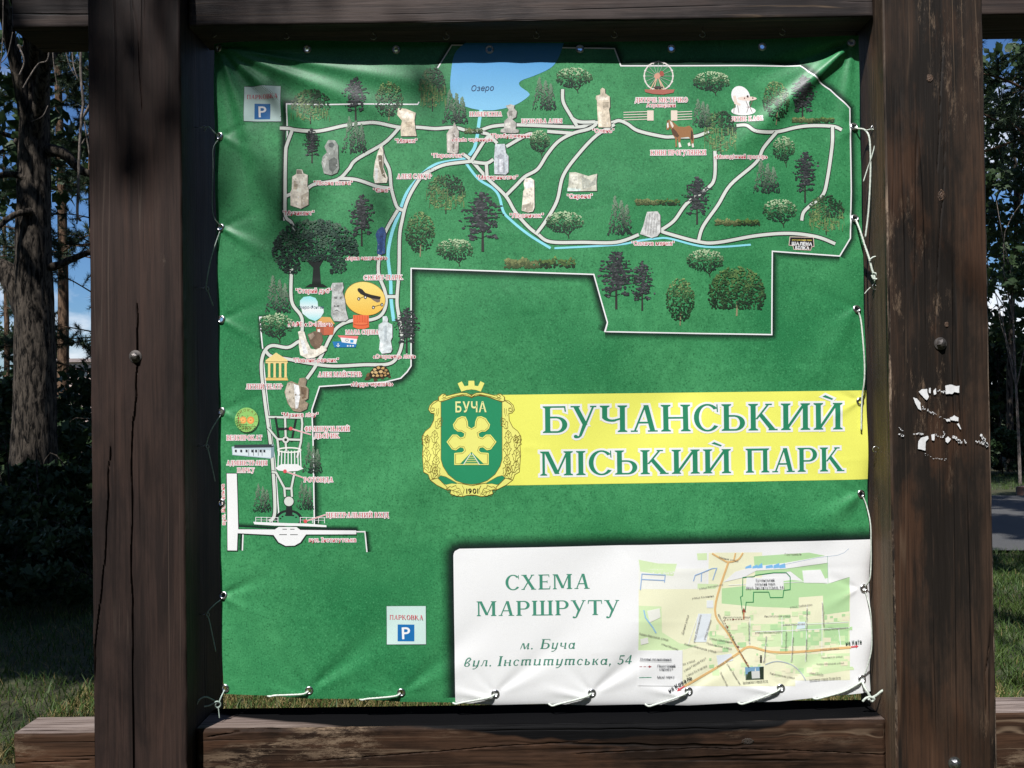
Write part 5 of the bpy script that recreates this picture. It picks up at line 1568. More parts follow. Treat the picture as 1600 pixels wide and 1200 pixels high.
for s_ in (1, -1):
    f_ = lambda L: Ce([(487 + s_ * (a - 487), b) for a, b in L])
    k.poly(f_([(155, 985), (185, 962), (235, 975), (330, 1030), (345, 1045), (290, 1040), (235, 1052), (200, 1035)]), CG)
    k.strip(f_([(155, 985), (185, 962), (235, 975), (340, 1035), (430, 1050), (487, 1062)]), .8, BR)
    k.strip(f_([(85, 1005), (155, 985), (245, 1075), (240, 1100)]), .8, BR)
    k.strip(f_([(165, 195), (165, 230), (195, 240), (300, 195), (400, 172), (460, 185), (487, 200)]), .8, BR)
    k.strip(f_([(195, 205), (215, 212), (300, 185), (400, 165), (450, 170), (480, 188)]), .6, BR)
    k.strip(f_([(225, 165), (205, 180), (210, 198), (232, 195), (230, 182)]), .7, BR)
    k.strip(f_([(165, 222), (100, 265), (80, 310), (95, 335), (122, 325), (120, 300), (100, 298), (95, 312)]), .8, BR)
    k.strip(f_([(165, 300), (165, 340), (150, 380)]), .6, BR); k.strip(f_([(145, 305), (148, 335), (135, 375)]), .6, BR)
    # oak leaves drawn in outline
    def leaf(x, y, L, ang, wd=.42):
        c, s = math.cos(ang), math.sin(ang)
        pts = []
        n = 9
        for side in (1, -1):
            for i in range(n + 1):
                t = i / n if side == 1 else 1 - i / n
                lob = 1 + .28 * math.sin(t * 6.283 * 3)
                wv = side * wd * L * math.sin(math.pi * min(t * .92 + .06, 1)) * lob * .62
                pts.append((x + c * t * L - s * wv, y + s * t * L + c * wv))
        k.strip(f_(pts + [pts[0]]), .55, BR)
        k.strip(f_([(x, y), (x + c * L * .9, y + s * L * .9)]), .5, BR)
        for t in (.35, .6):
            for sd in (.7, -.7):
                k.strip(f_([(x + c * t * L, y + s * t * L), (x + c * t * L + math.cos(ang + sd) * L * .24, y + s * t * L + math.sin(ang + sd) * L * .24)]), .4, BR)
    for a_ in ((140, 500, 120, -1.1), (120, 640, 125, -1.5), (130, 760, 130, -1.45), (135, 880, 120, -1.5), (165, 965, 140, -2.0), (55, 690, 130, -1.9), (60, 820, 130, -1.75), (75, 930, 120, -1.9), (105, 990, 120, -1.3), (50, 640, 80, -1.5)):
        leaf(*a_)
    leaf(250, 1090, 150, .35, .5)
    k.strip(f_([(395, 1060), (415, 1100), (395, 1165)]), .6, BR)
fl = [(487, 495), (455, 480), (450, 430), (430, 385), (390, 380), (345, 400), (330, 425), (305, 460), (315, 500), (350, 530), (385, 530), (418, 550), (410, 580), (380, 590), (345, 560), (300, 560), (275, 590), (242, 632), (270, 670), (295, 705), (335, 715), (375, 685), (405, 690), (415, 715), (395, 735), (345, 738), (318, 742), (318, 858)]
flo = mirror(fl)
flo = [(a, b) for i, (a, b) in enumerate(flo) if i != len(flo) - 1]
k.k += 20; k.poly(Ce(flo), YE); k.k += 20
inn = offset_poly(Ce(flo), -2.0)
k.strip(inn + [inn[0]], .6, BR)
k.ell(660 + 487 * .1583, 590 + 470 * .1583, 3.2, 4.4, CG); k.ell(660 + 487 * .1583, 590 + 478 * .1583, 1.2, 2.4, CG)
k.poly(Ce([(487, 730), (610, 850), (372, 850)]), CG)
for i in range(5):
    y = 762 + i * 20
    w_ = (y - 735) * .62
    k.strip(Ce([(487 - w_, y), (487 + w_, y)]), 1.0, YE)
k.strip(Ce([(480, 745), (408, 855)]), 1.2, ink(240, 240, 220)); k.strip(Ce([(494, 745), (566, 855)]), 1.2, ink(240, 240, 220))
label(k, 'БУЧА', Ce([(330, 340)])[0], Ce([(634, 338)])[0], 102 * .1583, ink(248, 240, 160), bold=.022, gap=.16)
label(k, '1901', Ce([(435, 1138)])[0], Ce([(552, 1137)])[0], 50 * .1583, ink(30, 28, 22), bold=.008)
k.build('printed_crest', label='yellow and green town crest with oak leaves')

# ---- the street map inset
Mp = lambda L: [(980 + a * .2625, 840 + b * .2625) for a, b in L]
CREAM, MG, MG2, ROADC, MW = ink(240, 230, 198), ink(178, 214, 160), ink(206, 226, 178), ink(222, 182, 124), ink(240, 242, 246)
k = Ink(3.0)
kb = [(380, 88), (1080, 85), (1315, 150), (1325, 330), (1325, 800), (1000, 850), (640, 880), (330, 885), (328, 670), (65, 668), (65, 130), (65, 128)]
def mapgrid(x0, y0, x1, y1, col, n=None):
    a, b, c, d = Mp([(x0, y0), (x1, y0), (x1, y1), (x0, y1)])
    k.grid(quadfn(a, b, c, d), max(1, int((x1 - x0) / 40)), max(1, int((y1 - y0) / 40)), col)
mapgrid(65, 300, 1328, 670, CREAM); mapgrid(325, 668, 1328, 850, CREAM); mapgrid(480, 86, 800, 302, CREAM); mapgrid(330, 848, 1000, 884, CREAM)
mapgrid(65, 180, 470, 302, ink(238, 236, 224))
for P_, c in (([(65, 128), (180, 150), (292, 152), (270, 225), (75, 198)], MG2), ([(410, 90), (470, 88), (470, 130), (415, 130)], MG2), ([(750, 110), (1080, 88), (1190, 110), (1195, 240), (1060, 270), (970, 200), (760, 220)], MG), ([(415, 270), (540, 275), (520, 302), (415, 300)], MG2),
              ([(560, 300), (760, 280), (980, 250), (1190, 275), (1325, 235), (1325, 440), (1170, 460), (1165, 345), (1020, 355), (1020, 420), (760, 410), (560, 390)], MG), ([(65, 400), (200, 405), (205, 560), (330, 640), (330, 668), (65, 668)], MG2), ([(590, 520), (1325, 500), (1328, 640), (830, 650), (760, 590), (600, 570)], MG2),
              ([(920, 530), (1160, 520), (1160, 640), (920, 645)], MG), ([(1175, 520), (1320, 515), (1320, 640), (1175, 640)], MG), ([(830, 700), (1328, 690), (1328, 790), (1060, 830), (1000, 760)], MG2), ([(470, 560), (640, 600), (640, 650), (520, 650)], MG2), ([(240, 620), (420, 640), (340, 665)], MG2)):
    k.poly(Mp(P_), c, res=10)
mr = random.Random(8)
for _ in range(150):
    x, y = mr.uniform(480, 1310), mr.uniform(430, 800)
    if y > 820 - (x - 480) * .02: continue
    w_, h_ = mr.uniform(12, 50), mr.uniform(10, 34)
    k.poly(Mp([(x, y), (x + w_, y + mr.uniform(-4, 2)), (x + w_, y + h_), (x, y + h_)]), mr.choice((MG, MG2, CREAM, ink(222, 230, 190), ink(232, 226, 196), ink(196, 220, 170))))
for P_, c in (([(640, 200), (760, 168), (930, 150), (1190, 105), (1190, 150), (930, 185), (765, 195), (690, 235), (570, 262)], MW), ([(1195, 110), (1320, 70), (1322, 235), (1210, 270)], MW), ([(1040, 195), (1150, 190), (1190, 270), (1050, 268)], MW), ([(420, 450), (500, 450), (470, 620), (395, 620)], ink(220, 226, 236)), ([(530, 700), (620, 690), (630, 730), (540, 760)], ink(220, 226, 236)), ([(470, 370), (510, 370), (510, 415), (470, 415)], ink(226, 230, 236)),
              ([(1015, 500), (1060, 500), (1060, 540), (1005, 545)], ink(210, 226, 236)), ([(115, 430), (190, 415), (195, 470), (130, 500)], ink(232, 232, 222)), ([(75, 600), (120, 590), (125, 625), (80, 635)], ink(236, 236, 224))):
    k.poly(Mp(P_), c, res=12)
for x, w_ in ((700, 34), (742, 30), (772, 28), (822, 40), (868, 34), (905, 32)):
    k.poly(Mp([(x, 160 + (940 - x) * .05), (x + w_, 150 + (940 - x) * .05 + mr.uniform(-12, 4)), (x + w_ + 4, 178), (x, 182)]), ink(122, 180, 226))
for L_ in ([(75, 308), (85, 212), (222, 218), (218, 262)], [(84, 244), (220, 250)], [(390, 255), (400, 220), (440, 205), (500, 180), (528, 178), (505, 250)], [(438, 208), (436, 258)]):
    k.strip(Mp(L_), 1.5, ink(150, 178, 214))
k.strip(Mp([(95, 425), (105, 470), (150, 530), (170, 565)]), 2, ink(142, 190, 222))
k.strip(Mp([(930, 160), (1130, 118), (1250, 105), (1290, 90), (1318, 65)]), .6, ink(150, 170, 190)); k.strip(Mp([(1190, 108), (1195, 270)]), .6, ink(150, 190, 160))
for L_ in ([(600, 280), (1050, 262)], [(420, 460), (360, 640)], [(920, 470), (920, 640)], [(1070, 400), (1062, 740)], [(985, 520), (975, 740)], [(1160, 380), (1160, 700)], [(760, 560), (1328, 538)], [(920, 520), (1320, 505)], [(830, 590), (810, 740)], [(1260, 540), (1275, 650)], [(730, 470), (728, 640)]):
    k.strip(Mp(L_), 1.0, ink(246, 244, 232))
for L_, w_ in (([(500, 90), (560, 125), (598, 142), (655, 128), (685, 88)], 2.6), ([(640, 88), (630, 135)], 2.4), ([(598, 142), (520, 425), (600, 570), (720, 765)], 3.2), ([(340, 885), (530, 775), (650, 695), (725, 650), (850, 678), (1000, 680), (1335, 655)], 3.6)):
    k.strip(Mp(L_), w_, ROADC, smooth=True)
pts_ = [(820, 755), (870, 738), (920, 738), (980, 758), (1030, 800), (1062, 850)]
k.strip(Mp(pts_), 1.6, ink(176, 186, 190), smooth=True)
k.strip(Mp([(690, 465), (684, 440), (672, 350), (684, 345), (685, 235), (752, 230), (760, 222), (870, 207), (945, 207), (968, 232), (968, 308), (930, 312), (925, 355), (850, 355), (840, 322), (750, 322), (748, 382), (706, 382), (700, 440)]), 1.2, ink(40, 134, 84))
k.poly(Mp([(708, 235), (928, 238), (930, 308), (702, 304)]), ink(238, 242, 240))
for a_, b_ in (((575, 488), (690, 484)), ((572, 490), (718, 770))):
    a2, b2 = np.array(Mp([a_])[0]), np.array(Mp([b_])[0])
    n_ = int(np.hypot(*(b2 - a2)) / 4)
    for i in range(n_):
        k.strip([tuple(a2 + (b2 - a2) * i / n_), tuple(a2 + (b2 - a2) * (i + .6) / n_)], 1.0, ink(128, 62, 56))
k.poly(Mp([(680, 442), (692, 415), (706, 442)]), ink(140, 66, 56)); k.strip(Mp([(692, 485), (692, 440)]), 2.2, ink(196, 130, 90))
for x, y in ((630, 485), (596, 530), (662, 650), (708, 742)):
    k.poly(Mp([(x - 6, y - 7), (x + 8, y), (x - 6, y + 7)]), ink(120, 50, 46))
k.strip(Mp([(1335, 653), (1368, 650)]), 2.2, ink(212, 84, 92)); k.poly(Mp([(1362, 640), (1380, 648), (1364, 660)]), ink(212, 84, 92)); k.strip(Mp([(342, 884), (312, 902)]), 2.2, ink(212, 84, 92)); k.poly(Mp([(296, 914), (306, 892), (322, 908)]), ink(212, 84, 92))
mapw = [(700, 770), (812, 766), (812, 842), (704, 846)]
k.poly(Mp(mapw), ink(120, 160, 190)); k.poly(Mp([(704, 812), (810, 810), (812, 842), (704, 846)]), ink(96, 108, 92)); k.poly(Mp([(735, 795), (790, 792), (790, 835), (735, 838)]), ink(206, 208, 204)); k.poly(Mp([(786, 770), (812, 767), (812, 842), (790, 842)]), ink(40, 52, 40)); k.poly(Mp([(718, 800), (738, 792), (742, 842), (708, 844)]), ink(52, 70, 52)); k.poly(Mp([(762, 770), (766, 792), (758, 792)]), ink(220, 220, 216))
k.poly(Mp([(65, 668), (328, 668), (328, 884), (65, 880)]), ink(240, 241, 246), res=12)
for i in range(3):
    k.strip(Mp([(72 + i * 24, 766), (88 + i * 24, 766)]), 1.1, ink(150, 70, 76))
k.poly(Mp([(128, 758), (146, 766), (128, 774)]), ink(150, 60, 66)); k.strip(Mp([(70, 832), (144, 831)]), 1.3, ink(56, 140, 110))
for x in (92, 122):
    k.ell(*Mp([(x, 831)])[0], .9, .9, ink(40, 120, 90), 8)
for i in range(5):
    k.ell(*Mp([(795, 703 + i * 9)])[0], 1.8, 1.2, ink(60, 60, 56), 8)
k.build('printed_street_map', label='pale green and cream street map inset')
k = Ink(12.0)
TX = ink(124, 120, 112)
ML = [('Гостомель', 935, 105, 1035, 102, 14), ('Мирная улица', 540, 118, 655, 142, 12), ('улица Котовского', 425, 305, 568, 282, 12), ('улица Калинина', 382, 362, 512, 348, 12), ('Институтская улица', 568, 478, 730, 476, 12), ('Институтская улица', 815, 472, 970, 470, 12),
 ('улица Грибоедова', 968, 418, 1100, 402, 12), ('улица Некрасова', 925, 522, 1055, 518, 12), ('улица Малиновского', 760, 570, 920, 566, 12), ('улица Малиновского', 1170, 552, 1318, 543, 12), ('улица Шевченко', 1150, 672, 1262, 666, 11), ('Пушкинская улица', 1155, 720, 1282, 712, 11), ('Киево-Мироцкая улица', 1128, 758, 1290, 750, 11),
 ('Тарасовская улица', 845, 810, 995, 840, 12), ('Киево-Мироцкая улица', 338, 635, 525, 682, 13), ('Киево-Мироцкая улица', 68, 570, 240, 610, 13), ('улица Мичурина', 200, 632, 300, 668, 12), ('улица Шевченко', 486, 600, 620, 626, 12), ('Пушкинская улица', 470, 630, 618, 664, 12), ('Новое шоссе', 538, 772, 630, 712, 12),
 ('улица Героев Крут', 338, 796, 470, 718, 13), ('улица Булгакова', 352, 826, 474, 764, 13), ('ая улица', 330, 756, 402, 732, 12), ('Дачная улица', 332, 572, 364, 458, 13), ('улица Дзержинского', 400, 622, 440, 456, 12), ('улица Чкалова', 462, 606, 500, 488, 12), ('Полевая улица', 548, 800, 590, 880, 12), ('Вокзальная улица', 535, 455, 720, 770, 10),
 ('ул. Ярослава Мудрого', 730, 632, 726, 498, 11), ('Вокзальная улица', 818, 740, 830, 586, 11), ('улица Кочубея', 945, 672, 950, 560, 11), ('Полтавская улица', 982, 735, 990, 590, 11), ('улица Тургенева', 1070, 555, 1072, 420, 11), ('улица Тургенева', 1068, 730, 1070, 600, 11), ('улица Революции', 1156, 385, 1166, 530, 11), ('улица Лермонтова', 590, 750, 665, 870, 11), ('улица Вербы', 1082, 806, 1165, 818, 11)]
for s_, x0, y0, x1, y1, c_ in ML:
    label(k, s_, Mp([(x0, y0)])[0], Mp([(x1, y1)])[0], c_ * .2625, TX, bold=0.0, gap=.14)
for s_, x0, y0, x1, y1, c_ in (('Бучанський', 762, 257, 872, 255, 14), ('міський парк', 757, 280, 878, 277, 14), ('(вул. Інститутська, 54)', 704, 301, 932, 298, 14), ('Умовні позначення:', 72, 725, 262, 727, 14), ('Пішохідний', 178, 768, 284, 766, 15), ('маршрут', 190, 787, 272, 785, 15), ('Межі парку', 178, 835, 280, 832, 15)):
    label(k, s_, Mp([(x0, y0)])[0], Mp([(x1, y1)])[0], c_ * .2625, ink(66, 68, 76), bold=.004, gap=.14, slant=.2 if 'позн' in s_ else 0)
label(k, 'на Київ', Mp([(1302, 638)])[0], Mp([(1398, 628)])[0], 5.2, ink(40, 60, 50), bold=.03); label(k, 'на Ковель', Mp([(250, 918)])[0], Mp([(386, 836)])[0], 5.6, ink(40, 40, 46), bold=.03)
label(k, 'Залізнична станція Буча', Mp([(685, 865)])[0], Mp([(834, 853)])[0], 2.6, ink(30, 30, 36), bold=.02); label(k, 'Залізнична станція Лісова Буча', Mp([(1082, 850)])[0], Mp([(1268, 836)])[0], 2.6, ink(30, 30, 36), bold=.02)
k.strip(Mp([(72, 729), (262, 731)]), .5, ink(50, 52, 60))
k.build('lettering', label='tiny street names on the map inset')

# ------------------------------------------------------------------ grommets
def lathe_ring(cx, cy):
    W, Nn = place([(cx, cy)])
    c, n = W[0], Vector(Nn[0])
    qt = n.to_track_quat('Z', 'Y').to_matrix()
    prof = [(0.0052, -0.0020), (0.0050, 0.0010), (0.0058, 0.0026), (0.0076, 0.0030), (0.0096, 0.0018), (0.0102, 0.0004), (0.0102, -0.0006)]
    ns = 26
    V, F = [], []
    for r, h in prof:
        for i in range(ns):
            a = 6.28318 * i / ns
            V.append(tuple(Vector(c) + qt @ Vector((r * math.cos(a), r * math.sin(a), h + 0.0004))))
    for j in range(len(prof) - 1):
        for i in range(ns):
            i2 = (i + 1) % ns
            F.append((j * ns + i, (j + 1) * ns + i, (j + 1) * ns + i2, j * ns + i2))
    me = mesh_py('grommet', V, [f[::-1] for f in F])
    return link('grommet', me, M['steel'], banner_root, smooth=True)
for g_ in GROM:
    lathe_ring(*g_)

# ------------------------------------------------------------------ cords and hooks
def tube(name, pts, r, mat, parent=None, smooth=True, twist=0, ns=7, m=6):
    P = [Vector(p) for p in pts]
    if smooth and len(P) > 2:
        P = [Vector(p) for p in catmull([np.array(p, float) for p in pts], m)]
    V, F = [], []
    n = len(P)
    up = Vector((0.3, 1, 0.1)).normalized()
    for i, p in enumerate(P):
        t = (P[min(i + 1, n - 1)] - P[max(i - 1, 0)]).normalized()
        s = t.cross(up)
        if s.length < 1e-3:
            s = t.cross(Vector((1, 0, 0)))
        s.normalize()
        u = s.cross(t)
        for j in range(ns):
            a = 6.28318 * j / ns + twist * i
            rr = r * (1 + 0.22 * math.cos(2 * a)) if twist else r
            V.append(tuple(p + (s * math.cos(a) + u * math.sin(a)) * rr))
    for i in range(n - 1):
        for j in range(ns):
            j2 = (j + 1) % ns
            F.append((i * ns + j, i * ns + j2, (i + 1) * ns + j2, (i + 1) * ns + j))
    F.append(tuple(range(ns))[::-1]); F.append(tuple(range((n - 1) * ns, n * ns)))
    return link(name, mesh_py(name, V, F), mat, parent, smooth=True)

def on(px, py, off=0.004):
    W, Nn = place([(px, py)], off)
    return tuple(W[0])
def at(px, py, d):
    return tuple(pix(px, py, d))

def hook(px, py, d, dirx, r=0.008, parent=frame, wall=None):
    """open wire hook screwed into timber; dirx -1/+1 shank runs to the side, 0 up"""
    c = np.array(pix(px, py, d))
    pts = []
    if dirx == 0:
        pts = [c + (0, 0, r * 2.6), c + (0, 0, r * 1.1)]
        for k_ in range(9):
            a = math.radians(90 - 34 * k_)
            pts.append(c + (r * math.cos(a), 0.002, r * math.sin(a)))
    else:
        L = wall - c[0]
        pts = [c + (L, 0, r * .4), c + (dirx * r * 1.2, 0, r * .3)]
        for k_ in range(9):
            a = math.radians(20 + 33 * k_) if dirx > 0 else math.radians(160 - 33 * k_)
            pts.append(c + (r * math.cos(a), 0.002, r * math.sin(a)))
    return tube('hook', pts, 0.0011, M['bolt_new'], parent, m=3, ns=6)
for px_, py_ in ((333, 53), (447, 56), (583, 57), (697, 57), (838, 55), (960, 54), (1098, 53), (1223, 50)):
    h_ = hook(px_, py_, YN - 0.004, 0, 0.0065, parent=upper[0])
LHK = [(318, 200), (322, 451), (322, 698), (323, 961)]
for px_, py_ in LHK:
    hook(px_, py_, YN - 0.012, -1, 0.0055, parent=left_post, wall=LX1 + 0.001)
RHK = [(1366, 200), (1368, 448), (1369, 702)]
for px_, py_ in RHK:
    hook(px_, py_, YN - 0.035, 1, 0.0065, parent=right_post, wall=RX0 - 0.001)

cordl = 'thin dull cord tied from a left edge grommet of the banner to the post'
def ctag(o, lab, grp=None):
    return tag(o, lab, 'cord', grp)
gl = 'cords along the left edge of the banner'
c1 = tube('tie_cord', [on(342, 214, .001), at(334, 206, YN - .008), at(326, 198, YN - .010), at(319, 200, YN - .011)], .0014, M['cord_dim'])
ctag(c1, cordl, gl)
c2 = tube('tie_cord', [on(341, 216, .001), at(333, 232, YN - .009), at(333, 262, YN - .009), at(332, 330, YN - .008), on(343, 352, .002)], .0010, M['cord_dim']); ctag(c2, cordl, gl)
for (gx_, gy_), (hx, hy), (ex, ey) in (((343, 360), (322, 448), (333, 478)), ((344, 648), (322, 696), (336, 752)), ((346, 936), (323, 960), (337, 1018))):
    o = tube('tie_cord', [on(gx_, gy_, .001), at((gx_ * .5 + hx * .5) - 3, (gy_ + hy) / 2, YN - .012), at(hx, hy, YN - .012), at(hx + 4, hy + 10, YN - .010), at(ex, ey, YN - .002)], .0013, M['cord_dim'])
    ctag(o, cordl, gl)
o = tube('tie_cord', [on(350, 1079, .001), at(346, 1088, YN - .010), at(341, 1098, YN - .014), at(332, 1093, YN - .02), at(321, 1089, YN - .026), at(311, 1094, YN - .030), at(305, 1108, YN - .033), at(301, 1124, YN - .036), at(298, 1140, YN - .04)], .0016, M['cord_dim'], twist=.7)
ctag(o, 'dark green cord knotted at the lower left corner with a drooping tail')
o2 = tube('cord_knot', [at(341, 1096, YN - .016), at(336, 1102, YN - .018), at(341, 1106, YN - .014), at(345, 1100, YN - .015), at(339, 1096, YN - .019), at(328, 1102, YN - .020), at(319, 1104, YN - .022)], .0017, M['cord_dim'], o)
tube('cord_tail', [at(341, 1104, YN - .015), at(342, 1112, YN - .015), at(343, 1122, YN - .015)], .0012, M['cord_dim'], o)
# right side
o = tube('tie_cord', [on(1336, 199, .001), at(1341, 201, YN - .010), at(1351, 203, YN - .016), at(1358, 214, YN - .03), at(1360, 240, YN - .034), at(1360, 275, YN - .034), at(1357, 330, YN - .034), at(1352, 372, YN - .03)], .0019, M['cord'], twist=.5)
ctag(o, 'white cord hanging in loose strands from the upper right hook')
tube('cord_strand', [at(1352, 204, YN - .018), at(1364, 202, YN - .036), at(1370, 208, YN - .04), at(1368, 222, YN - .04), at(1362, 245, YN - .038), at(1356, 262, YN - .03), at(1349, 284, YN - .028)], .0014, M['cord'], o)
o = tube('tie_cord', [on(1337, 343, .001), at(1343, 358, YN - .012), at(1352, 386, YN - .022), at(1358, 404, YN - .03), at(1362, 420, YN - .034), at(1366, 432, YN - .036), at(1368, 442, YN - .036)], .0023, M['cord'], twist=.9)
ctag(o, 'thick twisted white cord knotted onto a ring hook on the right post')
tube('cord_strand', [at(1359, 406, YN - .036), at(1364, 402, YN - .038), at(1369, 401, YN - .036), at(1373, 403, YN - .034)], .0017, M['cord'], o)
tube('cord_strand', [at(1362, 430, YN - .040), at(1365, 436, YN - .042), at(1371, 435, YN - .04), at(1369, 428, YN - .038), at(1364, 426, YN - .038)], .0021, M['cord'], o)
tube('cord_strand', [at(1360, 449, YN - .036), at(1355, 454, YN - .034), at(1351, 459, YN - .032)], .0012, M['cord'], o)
o = tube('tie_cord', [on(1340, 485, .001), on(1344, 500, .006), at(1349, 540, YN - .014), at(1351, 575, YN - .014), at(1350, 600, YN - .012), on(1346, 616, .008), on(1345, 635, .007), on(1344.5, 673, .005)], .0017, M['cord'], twist=.4)
ctag(o, 'white cord running down past the yellow band to a hanging end')
o = tube('tie_cord', [on(1348, 774, .001), on(1354, 790, .006), at(1360, 818, YN - .012), at(1361, 850, YN - .012), at(1361, 880, YN - .010), at(1359, 905, YN - .008), on(1353, 917, .003)], .0014, M['cord'], twist=.4)
ctag(o, 'slim white cord beside the green edge above the white panel')
o = tube('tie_cord', [on(1352, 922, .001), on(1356, 935, .006), at(1360, 955, YN - .012), at(1362, 985, YN - .010), at(1361, 1020, YN - .008), on(1352, 1056, .003)], .0012, M['cord'], twist=.4)
ctag(o, 'slim white cord beside the street map on the white panel')
o = tube('tie_cord', [on(1348, 1064, .001), at(1351, 1074, YN - .012), at(1356, 1082, YN - .018), at(1361, 1090, YN - .02), at(1369, 1087, YN - .024), at(1378, 1080, YN - .03), at(1386, 1077, YN - .035), at(1396, 1071, YN - .04)], .0026, M['cord'], twist=.9)
ctag(o, 'fat white cord knot with frayed tail at the lower right corner')
tube('cord_knot', [at(1348, 1096, YN - .02), at(1353, 1091, YN - .022), at(1360, 1089, YN - .024), at(1366, 1092, YN - .024), at(1362, 1096, YN - .022), at(1357, 1092, YN - .026)], .0028, M['cord'], o)
# lacing along the bottom
gb = 'lacing cords along the bottom edge of the banner'
BG_ = [(483, 1079), (627, 1082), (774, 1084), (925, 1083), (1076, 1080), (1220, 1075), (1348, 1064)]
for i, (x, y) in enumerate(BG_):
    ln = 62 if i < 6 else 74
    ye = np.interp(x - ln, BOT[:, 0], BOT[:, 1])
    P_ = [on(x - 1, y + 1, .001), on(x - 8, y + 4, .006), on(x - 30, y + (ye - y) * .55 + 1, .005), on(x - ln + 10, ye - 1.5, .005), at(x - ln, ye + 1.2, YN - .001), at(x - ln - 6, ye - 2, YN + .006)]
    o = tube('lacing_cord', P_, .0021, M['cord'], twist=.6)
    ctag(o, 'white lacing cord slanting from a bottom grommet to the banner hem', gb)
# ------------------------------------------------------------------ vegetation
def leaf_mat(name, a, b, trans=0.25):
    N = Nodes(name)
    nz = N.noise(2.6, (1, 1, 1), 3)
    n2 = N.noise(28, (1, 1, 1), 1)
    c = N.mix(N.ramp(nz, [(0.3, g(0)), (0.7, g(1))]), a, b)
    c = N.mix(N.ramp(n2, [(0.3, g(0.6)), (0.6, g(0))]), c, tuple(np.array(a) * 0.6))
    N.l(c, N.b.inputs['Base Color'])
    N.b.inputs['Roughness'].default_value = 0.55
    N.b.inputs['Specular IOR Level'].default_value = 0.3
    if trans:
        tr = N.n('BsdfTranslucent')
        N.l(c, tr.inputs['Color'])
        ms = N.n('MixShader')
        ms.inputs['Fac'].default_value = trans
        N.l(N.b.outputs['BSDF'], ms.inputs[1]); N.l(tr.outputs['BSDF'], ms.inputs[2])
        N.l(ms.outputs['Shader'], N.out.inputs['Surface'])
    return N.m
def bark_mat(name, a, b, sc=14):
    N = Nodes(name)
    v = N.noise(sc, (1, 1, 0.22), 6, 0.7, dist=0.6)
    c = N.ramp(v, [(0.42, a), (0.56, b)])
    N.l(c, N.b.inputs['Base Color'])
    N.b.inputs['Roughness'].default_value = 0.95
    N.b.inputs['Specular IOR Level'].default_value = 0.15
    N.l(N.bump(v, 1.0, 0.04), N.b.inputs['Normal'])
    return N.m
M['oak_leaf'] = leaf_mat('oak_leaf', (0.022, 0.050, 0.018), (0.050, 0.090, 0.028))
M['pine_leaf'] = leaf_mat('pine_needle', (0.020, 0.042, 0.020), (0.050, 0.078, 0.034), 0.1)
M['shrub_leaf'] = leaf_mat('shrub_leaf', (0.020, 0.046, 0.016), (0.055, 0.092, 0.030))
M['grass'] = leaf_mat('grass_blade', (0.035, 0.085, 0.016), (0.105, 0.150, 0.034), 0.25)
M['dry'] = leaf_mat('dry_grass', (0.19, 0.155, 0.055), (0.34, 0.26, 0.11), 0.2)
M['oak_bark'] = bark_mat('oak_bark', (0.004, 0.0035, 0.003), (0.088, 0.072, 0.057), 26)
M['pine_bark'] = bark_mat('pine_bark', (0.045, 0.026, 0.016), (0.16, 0.10, 0.062), 12)
M['twig'] = bark_mat('dead_twig', (0.10, 0.085, 0.075), (0.26, 0.22, 0.19), 40)

def keep_light(P):
    """the gaps in the crowns: the sun really does reach most of the sign and the turf behind it"""
    P = np.asarray(P)
    s = SUNV
    t = (2.05 - P[:, 1]) / s[1]
    x, z = P[:, 0] + s[0] * t, P[:, 2] + s[2] * t
    hit = (t > 0) & (z > 0.2) & (z < 2.8) & (x < 1.5) & (x > -1.45)
    rr_ = np.random.default_rng(len(P)).random(len(P))
    sign = hit & ((x > -0.22) | (z < 1.98) | (rr_ < .30 + .55 * np.clip((x + .62) / .4, 0, 1)))
    tg = P[:, 2] / -s[2]
    gx_, gy_ = P[:, 0] + s[0] * tg, P[:, 1] + s[1] * tg
    turf = (gx_ > -1.9) & (gx_ < 2.3) & (gy_ > 4.0) & (gy_ < 5.4)
    return ~(sign | turf)

def leaves(name, C, size, rng, elong=1.6, flat=0.0, curl=True):
    n = len(C)
    d = rng.normal(size=(n, 3)); d /= np.linalg.norm(d, axis=1)[:, None]
    e = rng.normal(size=(n, 3)); e[:, 2] *= (1 - flat)
    e -= (e * d).sum(1)[:, None] * d
    e /= np.linalg.norm(e, axis=1)[:, None] + 1e-9
    s = size * rng.uniform(0.6, 1.3, n)[:, None]
    nrm = np.cross(d, e)
    a = C - d * s * elong * .5
    b = C + e * s * .5 + nrm * s * .12
    c = C + d * s * elong * .5
    f = C - e * s * .5 + nrm * s * .12
    V = np.stack([a, b, c, f], 1).reshape(-1, 3)
    i = np.arange(n) * 4
    F = np.concatenate([np.stack([i, i + 1, i + 2], 1), np.stack([i, i + 2, i + 3], 1)])
    return mesh_np(name, V, F)

def needles(name, T_, D, rng, per=26, L=0.10, w=0.0045):
    """tufts of pine needles: thin triangles fanned round each twig end"""
    n = len(T_)
    base = np.repeat(T_, per, 0); dirs = np.repeat(D, per, 0)
    d = dirs * 0.9 + rng.normal(size=(n * per, 3)) * 0.75
    d /= np.linalg.norm(d, axis=1)[:, None]
    base = base + dirs * (rng.uniform(-.5, .5, (n * per, 1)) * L * 1.4)
    e = np.cross(d, rng.normal(size=(n * per, 3))); e /= np.linalg.norm(e, axis=1)[:, None] + 1e-9
    l = L * rng.uniform(.6, 1.2, (n * per, 1))
    V = np.stack([base - e * w, base + e * w, base + d * l], 1).reshape(-1, 3)
    return mesh_np(name, V, np.arange(n * per * 3).reshape(-1, 3))

